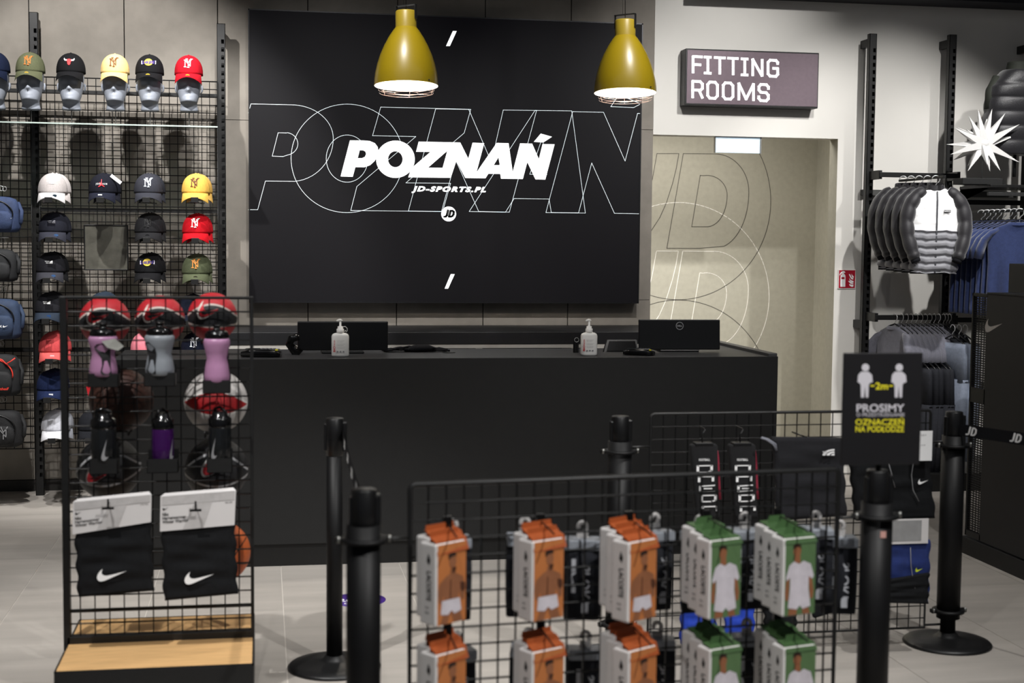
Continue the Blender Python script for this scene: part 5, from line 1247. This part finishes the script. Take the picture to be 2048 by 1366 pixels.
t = cloth('sports_shorts', 'navy sports shorts with lime swoosh under a white card, lowest on the rear rack', 'shorts', [(1752, 1085), (1857, 1078), (1854, 1205), (1735, 1200)], 5.22, mat('royal navy jersey', '#1a2c66', .8, 0, .15, 40, .2, 300), .03, 6, wav=.004)
cloth('', '', '', [(1738, 1165), (1855, 1145), (1853, 1206), (1740, 1203)], 5.205, M_ktex, .03, 7, root=t, part='lower_leg')
b = MB(); F = lambda x, y, d=1: (lambda p: (p.x, 5.192, p.z))(at(1831+x*15, 1144-y*18, 5.192)); b.poly([SWOOSH], F); b.build('swoosh_logo', mat('lime print', '#c4d422', .5), t, t.location)
b = MB(); b.tube([(lambda p: (p.x, 5.194, p.z))(at(x, y, 5.194)) for x, y in ((1821, 1095), (1822, 1130), (1826, 1160), (1831, 1180))], .0015, 5); b.build('piping', G_print, t, t.location)
a_, b_ = at(1725, 1040, 5.2), at(1855, 1086, 5.2)
b = MB(); b.box(a_.x, b_.x, 5.196, 5.2, b_.z, a_.z); b.build('header_card', M_card, t, t.location)
b = MB(); b.box(a_.x+.01, b_.x-.03, 5.1945, 5.196, b_.z+.012, a_.z-.006); b.build('card_band', mat('mid grey card', '#8f8f8f', .5), t, t.location)
for i, (px0, px1, lab) in enumerate(((1360, 1432, 'bright blue sports shorts with white stripes logo low on the rear rack, left one'), (1448, 1508, 'bright blue sports shorts beside the striped logo pair, right one'))):
    t = cloth('sports_shorts', lab, 'shorts', [(px0+4, 1190), (px1-2, 1188), (px1, 1284), (px0, 1288)], 5.24, mat('cobalt jersey', '#1c3fb0', .75, 0, .1, 40, .2, 300), .02, 8+i)
    if i == 0:
        b = MB()
        for k in range(3): F = lambda x, y, d=1, k=k: (lambda p: (p.x, 5.22, p.z))(at(1384+k*5+x*3, 1278-y*(8+k*3), 5.22)); b.poly([[(0, 0), (1, 0), (.4, 1), (-.6, 1)]], F)
        b.build('stripe_logo', W_print, t, t.location)
for i, (px, pyt, w2) in enumerate(((1560, 1195, 70), (1650, 1160, 60))):
    cloth('sports_shorts', ['black folded shorts low behind the green boxes', 'black folded shorts low beside the rack edge'][i], 'shorts', [(px-w2/2, pyt), (px+w2/2, pyt-4), (px+w2/2-4, pyt+60), (px-w2/2+8, pyt+75)], 5.24, M_ktex, .02, 11+i)

# ================================================================ right wall fixture
uzr = at(1743, 68, UY).z
upright(at(1741, 200, UY).x, uzr, 'black slotted upright left of the puffer jackets on the white wall', sx=1)
upright(at(1900, 200, UY).x, at(1905, 70, UY).z, 'black slotted upright between the puffer jackets and the white star')
X1 = at(1741, 200, UY).x; X2 = at(1900, 200, UY).x; X3 = X2+.6
upright(X3, uzr, 'black slotted upright behind the dark padded vest')
def bar(x0, x1, py, label, Y=9.16, px=1800):
    z = at(px, py, Y).z; t = thing('hanging_bar', label, 'rail', ((x0+x1)/2, Y, z), 'wall hanging bars')
    L_ = x1-x0; b = MB(); b.rbox(-L_/2, L_/2, -.008, .008, -.017, .017, .002); b.build('rail', K_metal, t)
    b = MB(); b.rbox(-L_/2-.004, -L_/2+.02, 0, .16, -.03, .03, .002); b.rbox(L_/2-.02, L_/2+.004, 0, .16, -.03, .03, .002); b.build('end_bracket', K_metal, t); return z
zb1 = bar(X1, X2, 350, 'upper hanging bar carrying the puffer jackets')
zb2_ = bar(X1, X2, 635, 'lower hanging bar carrying the grey t-shirts')
bar(X2, X3, 405, 'hanging bar below the star shelf carrying the navy shirts', px=1980)
bar(X2, X3, 640, 'lower right hanging bar half hidden by the tall black display', px=1920)
for (xa, xb, py, lab) in ((at(1724, 386, WY-.03).x, X2, 386, 'slim back rail on the white wall behind the puffer jackets'), (X2, X3, 386, 'slim back rail on the white wall behind the star shelf')):
    p = at(1800, py, WY-.03); o = MB().box(xa, xb, WY-.04, WY-.001, p.z-.02, p.z+.02).build('back_rail', mat('dark grey rail', '#4a4a48', .5)); tag(o, lab, 'rail', 'slim back rails')
# bracket stub left of the upright
# shelf, riser, star
z = at(1980, 370, 8.85).z
t = thing('display_shelf', 'black wall shelf under the white star', 'shelf', ((X2+X3)/2, 9.0, z)); L_ = X3-X2
b = MB(); b.rbox(-L_/2+.01, L_/2+.2, -.25, .18, -.02, .0, .002); b.build('shelf_board', K_metal, t)
b = MB()
for s in (-1, 1): b.add([(s*(L_/2-.015), .18, -.02), (s*(L_/2-.015), -.22, -.02), (s*(L_/2-.015), -.1, -.05), (s*(L_/2-.015), .18, -.11)], [(0, 1, 2, 3), (3, 2, 1, 0)])
b.build('bracket', K_metal, t)
b = MB(); b.rbox(-L_/2-.0, L_/2+.2, -.24, -.22, -.075, -.05, .002); b.build('front_tube', mat('dark grey tube', '#3a3a3a', .4, .3), t)
rs_ = at(1957, 363, 8.85)
t = thing('star_riser', 'low black block carrying the white star on the shelf', 'plinth', (rs_.x, 8.86, z)); b = MB(); b.rbox(-.145, .145, -.07, .07, 0, .042, .003); b.build('block', K_matt, t)
zs_ = z+.042
sc_ = at(1966, 288, 8.86)
st = thing('white_star', 'white many pointed folded star ornament on the shelf', 'star ornament', (sc_.x, 8.86, sc_.z))
M_star = mat('matt white star', '#dddcda', .55, 0, .01, 10)
b = MB(); b.sph((0, 0, 0), .045, n=12, k=8); b.build('core', M_star, st)
tips = [((1890, 256), .5), ((1886, 290), -.2), ((1883, 313), .5), ((1926, 230), .3), ((1945, 215), .4), ((1981, 213), .2), ((2010, 222), .3), ((1927, 250), -.8), ((1995, 228), -.8), ((2044, 245), .3), ((2047, 268), -.2), ((2042, 327), .6), ((1928, 347), .3), ((1962, 334), .9), ((1981, 347), .2), ((2000, 346), .5), ((1945, 335), -.5), ((2005, 300), -1.2), ((1930, 320), -1.2), ((1965, 250), -1.5)]
s_ = 8.86/FPX
for (tx, ty), dy in tips:
    d = Vector(((tx-1966)*s_, -dy*.10 if dy > 0 else -dy*.16, -(ty-288)*s_))
    L2 = d.length; d.normalize(); u = d.orthogonal().normalized(); v = d.cross(u); w2 = .038
    b = MB(); base = d*.03; tip = d*max(L2, .14)
    q = [base+u*w2, base+v*w2, base-u*w2, base-v*w2, tip]; b.add(q, [(0, 1, 4), (1, 2, 4), (2, 3, 4), (3, 0, 4), (3, 2, 1, 0)]); b.build('spike', M_star, st)
b = MB(); b.rod((0, 0, zs_-sc_.z+.0), (0, 0, -.02), .004); b.build('rod', C_steel, st)

# garments ---------------------------------------------------------------
def hanger(t, W=.19, drop=0):
    b = MB(); pts = [(0, 0, -.055)]+[(0, 0, -.04)]+[(.018*math.sin(a), 0, -.018+.018*(-math.cos(a))) for a in [math.radians(x) for x in (0,)]]
    b.tube([(0, 0, -.085), (0, 0, -.058)]+[(.025*math.sin(a), 0, -.022-.025*math.cos(a)+.0) for a in [math.radians(x) for x in range(20, 270, 22)]], .0032, 6); b.build('hook', C_chrome, t)
    b = MB(); b.tube([(-W, 0, -.125-drop), (-W*.55, 0, -.095), (0, 0, -.065), (W*.55, 0, -.095), (W, 0, -.125-drop)], .007, 8, flat=.6); b.build('hanger_arms', K_plas, t)
def jacket(loc, label, front, rz):
    t = thing('puffer_jacket', label, 'jacket', loc, 'puffer jackets on the upper bar', rz); hanger(t, .13)
    md = mat('black quilted nylon', '#19171c', .55, 0, .12, 30, .15, 200, sheen=.3); mg = mat('grey quilted nylon', '#828287', .6, 0, .08, 30, .2, 200); mw_ = mat('white quilted nylon', '#ffffff', .5, 0, .02, 30, .1, 200)
    q = lambda z: .013*(1-abs(math.cos((z+.02)*PI/.050))**5)
    def prof(z): # half width, half depth
        pts = [(-.085, .055, .035), (-.10, .085, .045), (-.125, .125, .052), (-.16, .15, .058), (-.30, .155, .06), (-.45, .155, .058), (-.60, .15, .052), (-.63, .145, .045)]
        for a, c in zip(pts[:-1], pts[1:]):
            if a[0] >= z >= c[0]:
                f = (z-a[0])/(c[0]-a[0]); return a[1]+(c[1]-a[1])*f, a[2]+(c[2]-a[2])*f
        return pts[-1][1:]
    def torso(z0_, z1_, n, g=1.0, quilt=1.0):
        rg = []
        for i in range(n+1):
            z = z0_+(z1_-z0_)*i/n; w2, d2 = prof(z); k = q(z)*quilt
            rg.append(((0, 0, z), ((w2+k*.6)*g, 0, 0), (0, (d2+k)*g, 0), 2.7))
        return rg
    wr = lambda p, a, i: (p.x, p.y*(1+.05*math.sin(p.x*70+p.z*35)+.03*math.sin(p.x*160-p.z*90)), p.z+.004*math.sin(p.x*38)+.002*math.sin(p.x*120))
    b = MB(); b.loft(torso(-.355, -.63, 80), 44, fn=wr); b.build('lower_body', mg if True else md, t)
    b = MB(); b.loft(torso(-.085, -.36, 70, 1.0, .12 if front else 1), 44, fn=wr); b.build('upper_body', mw_ if front else md, t)
    b = MB(); b.loft([((0, .0, -.60-.012*i), (.15, 0, 0), (0, .052-.004*i, 0), 2.7) for i in range(4)], 40); b.build('hem_band', K_fab, t)
    for s in (-1, 1):
        pth = [(s*.075, -.012, -.095), (s*.125, -.018, -.13), (s*.17, -.025, -.20), (s*.188, -.035, -.30), (s*.180, -.055, -.40), (s*.150, -.075, -.50), (s*.135, -.08, -.54)]
        P = []
        for i in range(len(pth)-1):
            for k in range(6): P.append(Vector(pth[i]).lerp(Vector(pth[i+1]), k/6))
        P.append(Vector(pth[-1])); rr = [.034+.018*math.sin(min(1, i/len(P)*2.2)*PI/2)-.016*(i/len(P))**2+.006*(1-abs(math.cos(i*PI/6))**4) for i in range(len(P))]; rr[-1] = .03
        b = MB(); b.tube(P, .05, 20, radii=rr, flat=.9); b.build('sleeve', md, t)
        b = MB(); b.tube([P[-1], P[-1]+Vector((-s*.008, -.003, -.02))], .032, 16, radii=[.031, .030]); b.build('cuff', K_fab, t)
    b = MB(); rg = [((0, -.005+.0*i, -.10+.012*i), (.062-.002*i, 0, 0), (0, .042-.001*i, .012), 2.2) for i in range(5)]
    b.loft(rg, 28, cap=False); b.loft([(c, Vector(ax)*.8, Vector(ay)*.8, e) for c, ax, ay, e in rg], 28, cap=False); b.build('collar', md, t)
    b = MB()
    for i in range(30):
        z = -.10-.53*i/30; z2 = -.10-.53*(i+1)/30; y = -(prof(z)[1]+.009); y2 = -(prof(z2)[1]+.009); b.add([(-.005, y, z), (.005, y, z), (.005, y2, z2), (-.005, y2, z2)], [(0, 3, 2, 1)])
    b.build('zip', mat('dark zip tape', '#3c3d42', .5), t)
    if front:
        b = MB(); y = -(prof(-.23)[1]+.0125); b.box(.042, .085, y, y+.004, -.238, -.222); b.build('chest_badge', K_plas, t)
        b = MB(); text_to(b, 'McKENZIE', lambda u, v: (.045+.037*u, y-.0006, -.233+.007*v), bold=.03); b.build('badge_lettering', W_print, t)
    return t
fj = at(1872, 352, 8.62)
n_ = ['frontmost puffer jacket with bright white chest, grey body and black sleeves', 'second puffer jacket in the row, just behind the white chested one', 'third puffer jacket in the row of five', 'fourth puffer jacket in the row of five', 'rearmost puffer jacket, beside the left upright']
src = None
t = jacket((fj.x, 8.62, fj.z), n_[0], True, math.radians(-14))
for i in range(1, 5):
    loc = (fj.x-.002*i, 8.62+.115*i, fj.z+.004*i)
    if src is None: src = jacket(loc, n_[i], False, math.radians(-16))
    else: dup(src, loc, n_[i], rz=math.radians(-14-2*i))
b = MB(); b.rbox(-.010, .010, -.65, 0, -.008, .008, .002); o = b.build('faceout_arm', K_metal); o.location = (fj.x, 9.15, fj.z-.010); tag(o, 'black straight arm carrying the puffer jackets', 'rail')
def tee(loc, label, m, rz, grp, L_=.62, W=.215, name='t_shirt', cat='t-shirt', hood=False, SL=.20):
    t = thing(name, label, cat, loc, grp, rz); hanger(t, W*.8)
    sd = rnd.uniform(0, 6)
    b = MB(); rg = []
    for z, w2, d2 in ((-.085, .065, .030), (-.098, .09, .032), (-.118, .15, .028), (-.14, .195, .026), (-.17, .205, .026), (-.24, .205, .028), (-.34, .20, .032), (-.46, .205, .036), (-.58, .21, .040), (-.085-L_, .212, .042)): rg.append(((0, 0, z), (w2*W/.215, 0, 0), (0, d2, 0), 2.8))
    R2 = []
    for a, c in zip(rg[:-1], rg[1:]):
        for k in range(3):
            f = k/3; R2.append((Vector(a[0]).lerp(Vector(c[0]), f), Vector(a[1]).lerp(Vector(c[1]), f), Vector(a[2]).lerp(Vector(c[2]), f), 2.8))
    R2.append((Vector(rg[-1][0]), Vector(rg[-1][1]), Vector(rg[-1][2]), 2.8))
    fn = lambda p, a, i: (p.x*(1-.05*max(0, -.3-p.z)), p.y*(1+min(1, max(0, -p.z-.2)*3)*.45*math.sin(p.x*48+sd)), p.z+.003*math.sin(p.x*30+sd))
    b.loft(R2, 48, fn=fn); b.build('body', m, t)
    for s in (-1, 1):
        b = MB(); k = W/.215; P = [(s*.13*k, 0, -.130), (s*.18*k, 0, -.155), (s*.225*k, -.005, -.20), (s*.25*k, -.008, -.26), (s*.262*k, -.008, -.26-SL*.3)]
        b.tube(P, .05, 20, radii=[.03, .05, .062, .068, .07], flat=.42, fn=lambda p, a, i: (p.x, p.y*(1+.2*math.sin(p.z*60+a*2)), p.z)); b.build('sleeve', m, t)
    b = MB(); b.loft([((0, -.004, -.092), (.070, 0, -.0), (0, .034, .014), 2), ((0, -.004, -.080), (.064, 0, 0), (0, .031, .014), 2)], 28, cap=False); b.build('collar', m, t)
    return t
M_gt = mat('mid grey cotton', '#6e6e78', .9, 0, .10, 60, .2, 300, sheen=.3, spec=.2); M_dt = mat('dark charcoal cotton', '#2a2b30', .9, 0, .12, 60, .2, 300, spec=.2)
M_nt = mat('navy cotton', '#2a355a', .9, 0, .12, 60, .2, 300, sheen=.3, spec=.2); M_lt = mat('light blue grey cotton', '#7c8494', .85, 0, .10, 60, .2, 300)
ords = ['first', 'second', 'third', 'fourth', 'fifth', 'sixth', 'seventh', 'eighth', 'ninth', 'tenth']
s0 = None
hp = [1790, 1803, 1813, 1822, 1832, 1842, 1851, 1860, 1868, 1877]
for i, px in enumerate(hp):
    p = at(px, 635, 9.16); loc = (p.x, 9.16, p.z+.022); lab = 'plain grey t-shirt, '+ords[i]+' from the left on the lower hanging bar' if i else 'plain grey t-shirt at the left end of the lower bar, its neckline showing'
    if s0 is None: s0 = tee(loc, lab, M_gt, math.radians(-78), 'grey t-shirts on the lower bar', .52, .19)
    else: dup(s0, loc, lab, rz=math.radians(-84+rnd.uniform(-5, 5)), sc=(1, .5, 1))
# darker shirts behind on the same bar
for i, px in enumerate((1887, 1893, 1899)):
    p = at(px, 635, 9.16); lab = 'charcoal t-shirt, '+ords[i]+' of three right of the grey ones'
    if i == 0: s1 = tee((p.x, 9.16, p.z+.022), lab, M_dt, math.radians(-86), 'charcoal t-shirts on the lower bar', .6)
    else: dup(s1, (p.x, 9.16, p.z+.022), lab, sc=(1, .6, 1))
# trousers
def trousers(loc, label, m, rz, grp, L_=.9, W=.15):
    t = thing('trousers', label, 'trousers', loc, grp, rz); hanger(t, W*.9)
    sd = rnd.uniform(0, 6)
    b = MB(); b.loft([((0, 0, -.12), (W, 0, 0), (0, .02, 0), 3), ((0, 0, -.16), (W*1.02, 0, 0), (0, .03, 0), 3), ((0, 0, -.38), (W*1.1, 0, 0), (0, .035, 0), 3)], 32); b.build('waist', m, t)
    for s in (-1, 1):
        b = MB(); b.loft([((s*W*.55, 0, -.36-.0), (W*.55, 0, 0), (0, .035, 0), 2.6), ((s*W*.5, 0, -.36-L_*.3), (W*.5, 0, 0), (0, .034, 0), 2.6), ((s*W*.45, 0, -.36-L_*.62), (W*.36, 0, 0), (0, .03, 0), 2.6)], 24, fn=lambda p, a, i: (p.x, p.y*(1+.25*math.sin(p.x*50+p.z*12+sd)), p.z)); b.build('leg', m, t)
    return t
t0 = None
for i, px in enumerate((1838, 1850, 1861, 1872, 1883)):
    p = at(px, 735, 8.95); lab = 'dark charcoal trousers, '+ords[i]+' of five from the left below the t-shirts'
    if t0 is None: t0 = trousers((p.x, 8.95, p.z+.12), lab, M_dt, math.radians(-85), 'dark trousers below the t-shirts')
    else: dup(t0, (p.x, 8.95, p.z+.12), lab, rz=math.radians(-85+rnd.uniform(-4, 4)))
t0 = None
for i, px in enumerate((1905, 1918, 1930)):
    p = at(px, 668, 8.9); lab = 'light blue grey trousers, '+ords[i]+' of three from the left beside the tall display'
    if t0 is None: t0 = trousers((p.x, 8.9, p.z+.06), lab, M_lt, math.radians(-80), 'light trousers beside the tall display')
    else: dup(t0, (p.x, 8.9, p.z+.06), lab)
zt_ = at(1861, 735, 8.95).z
o = MB().rbox(4.25, 4.75, 8.94, 8.96, zt_+.07, zt_+.095, .002).build('hanging_bar', K_metal); tag(o, 'short low bar carrying the dark trousers', 'rail', 'wall hanging bars')
# navy shirts on a face-out arm
s0 = None; nf = at(2040, 418, 8.35)
for i in range(8):
    loc = (nf.x-.0, 8.35+.07*i, nf.z); lab = 'navy t-shirt, '+ords[i]+' from the front on the arm under the star shelf'
    if s0 is None: s0 = tee(loc, lab, M_nt, math.radians(-35), 'navy t-shirts under the star shelf', .6, .2)
    else: dup(s0, loc, lab, rz=math.radians(-35+rnd.uniform(-3, 3)))
b = MB(); b.rbox(-.010, .010, -.83, 0, -.008, .008, .002); o = b.build('faceout_arm', K_metal); o.location = (nf.x, 9.15, nf.z-.010); tag(o, 'black straight arm carrying the navy shirts', 'rail')
p = at(1975, 420, 9.0); tee((p.x, 9.0, p.z), 'navy hooded top behind the row of navy t-shirts, left of them', M_nt, math.radians(-30), 'navy tops', .6, .2, 'hooded_top', 'sweatshirt')
# padded vest on a torso form
vp = at(2036, 130, 9.0); vt = thing('padded_vest', 'black padded vest on a torso form behind the white star', 'vest', (vp.x, 9.0, at(2036, 310, 9.0).z)); H_ = vp.z-vt.location.z
md = mat('black padded nylon', '#161519', .4, 0, .12, 30, .2, 200, sheen=.3)
b = MB(); rg = []
for i in range(64):
    f = i/63; z = H_*.94*f; w2 = .19+.03*math.sin(PI*min(1, f*1.1))-.09*max(0, f-.80)/.2; d2 = .12-.03*max(0, f-.8)/.2; k = .010*abs(math.sin(f*PI*6))**.5
    rg.append(((0, 0, z), (w2+k, 0, 0), (0, d2+k, 0), 2.5))
b.loft(rg, 48); b.build('padded_body', md, vt)
b = MB(); b.loft([((0, 0, H_*.90+.02*i), (.085-.004*i, 0, 0), (0, .075-.003*i, 0), 2.2) for i in range(5)], 32); b.build('collar', mat('dark olive lining', '#23261f', .8), vt)
for s in (-1, 1):
    b = MB(); b.tube([(s*.155, 0, H_*.86), (s*.205, -.01, H_*.70), (s*.215, -.01, H_*.5)], .07, 20, radii=[.03, .035, .03], flat=.8); b.build('armhole_trim', mat('dark olive lining', '#23261f', .8), vt)
b = MB(); b.rod((0, 0, 0), (0, 0, z-vt.location.z if False else -.15), .012); b.build('form_stem', K_metal, vt)
b = MB(); b.box(-.004, .004, -.138, -.12, .02, H_*.9); b.build('zip', K_plas, vt)

# wall plinth under the right fixture
o = MB().rbox(X1+.05, X3+.3, 8.75, WY-.01, 0, .12, .003).build('wall_plinth', K_metal); tag(o, 'low black plinth below the hanging clothes on the white wall', 'plinth')

# ================================================================ tall black display at right
DX = 3.72; f0 = atx(1928, 1105, DX); f1 = atx(1966, 1120, DX); Yf, Yn = f0.y, 4.6
ztop = atx(1937, 585, DX).z
gd = thing('tall_display_unit', 'tall black display unit with a grey swoosh and perforated end at the right edge', 'display unit', (DX+.2, 6.0, 0)); GL = gd.location.copy()
Ymid = atx(1967, 800, DX).y
zbt = .10
MB().box(DX, DX+.02, Yn, Ymid, zbt, ztop).build('side_panel', mat('satin black panel', '#171618', .5, 0, .05, 6), gd, GL)
MB().box(DX-.01, DX+.45, Yn, Yf+.02, 0, zbt-.01).build('base', K_matt, gd, GL)
MB().box(DX, DX+.02, Yf-.012, Yf, zbt, ztop).box(DX, DX+.02, Ymid-.01, Yf, ztop-.015, ztop).box(DX, DX+.02, Ymid-.01, Yf, zbt, zbt+.03).box(DX, DX+.02, Ymid-.01, Yf, .82, .90).build('frame', K_metal, gd, GL)
b = MB(); z = zbt+.03
while z < ztop-.02: b.box(DX+.008, DX+.012, Ymid, Yf-.01, z, z+.006); z += .0125
y = Ymid+.03
while y < Yf-.01: b.box(DX+.008, DX+.012, y, y+.004, zbt, ztop); y += .03
o = b.build('perforated_sheet', K_metal, gd, GL)
MB().box(DX, DX+.45, Yn, Ymid, ztop-.003, ztop+.008).build('top_panel', K_metal, gd, GL)
MB().box(DX+.40, DX+.42, Yn, Yf, zbt, ztop-.9).build('inner_panel', K_metal, gd, GL)
b = MB(); 
c0, c1 = atx(1970, 664, DX), atx(2006, 640, DX)
def F(x, y, d=1): return (DX-.0015, c0.y+(c1.y-c0.y)*x, c0.z+(c1.z-c0.z)*y*1.9)
b.poly([SWOOSH], F, 0); b.build('swoosh_logo', mat('warm grey print', '#a39e9a', .5, emit=.0), gd, GL)
q0 = atx(2018, 527, DX+.5)
o = thing('dark_header_block', 'higher black block behind the tall display at the right edge', 'display unit', (DX+.75, q0.y-.3, 0))
MB().rbox(-.25, .25, -.7, .3, 0, q0.z, .004).build('block', K_matt, o)

# ================================================================ small pieces go one level deeper, under the part they sit on
SUBS = {('button', 'embroidered_letters', 'bull_emblem', 'horns', 'yellow_ball', 'pale_backing', 'purple_letters', 'lettering', 'jumping_figure', 'dome_logo'): ('crown', 'fabric', 'sign_face'),
 ('visor_sticker',): ('visor',), ('main_lettering', 'web_lettering', 'outline_lettering', 'monogram'): ('display',), ('pictogram',): ('red_field',),
 ('swoosh_logo', 'logo_outline', 'grip_pattern', 'front_pocket', 'red_lettering', 'small_lettering', 'piping', 'stripe_logo', 'logo_lettering', 'orange_trim'): ('body', 'skin', 'fabric', 'folded_fabric', 'side_panel'),
 ('printed_figure', 'printed_shade', 'printed_hair', 'printed_shorts', 'printed_shirt'): ('front_print',), ('spine_lettering',): ('carton',),
 ('card_lettering', 'card_band'): ('header_card',), ('ear',): ('head',), ('round_logo',): ('back_shell',), ('white_print', 'yellow_print'): ('sign_plate',),
 ('badge_lettering',): ('chest_badge',), ('bolt',): ('sleeve',), ('woven_lettering', 'sock_lettering'): ('folded_socks',), ('belt_lettering',): ('webbing',),
 ('clip',): ('shade',), ('polished_edge',): ('glass_plate',), ('keypad', 'yellow_key', 'green_light'): ('body',)}
def stem(o): return o.name.split('.')[0]
for top in [o for o in COL.objects if o.parent is None and o.type == 'EMPTY']:
    kids = list(top.children); by = {}
    for c in kids: by.setdefault(stem(c), c)
    for subs, hosts in SUBS.items():
        host = next((by[h] for h in hosts if h in by), None)
        if host is None: continue
        for c in kids:
            if stem(c) in subs and c is not host: c.parent = host
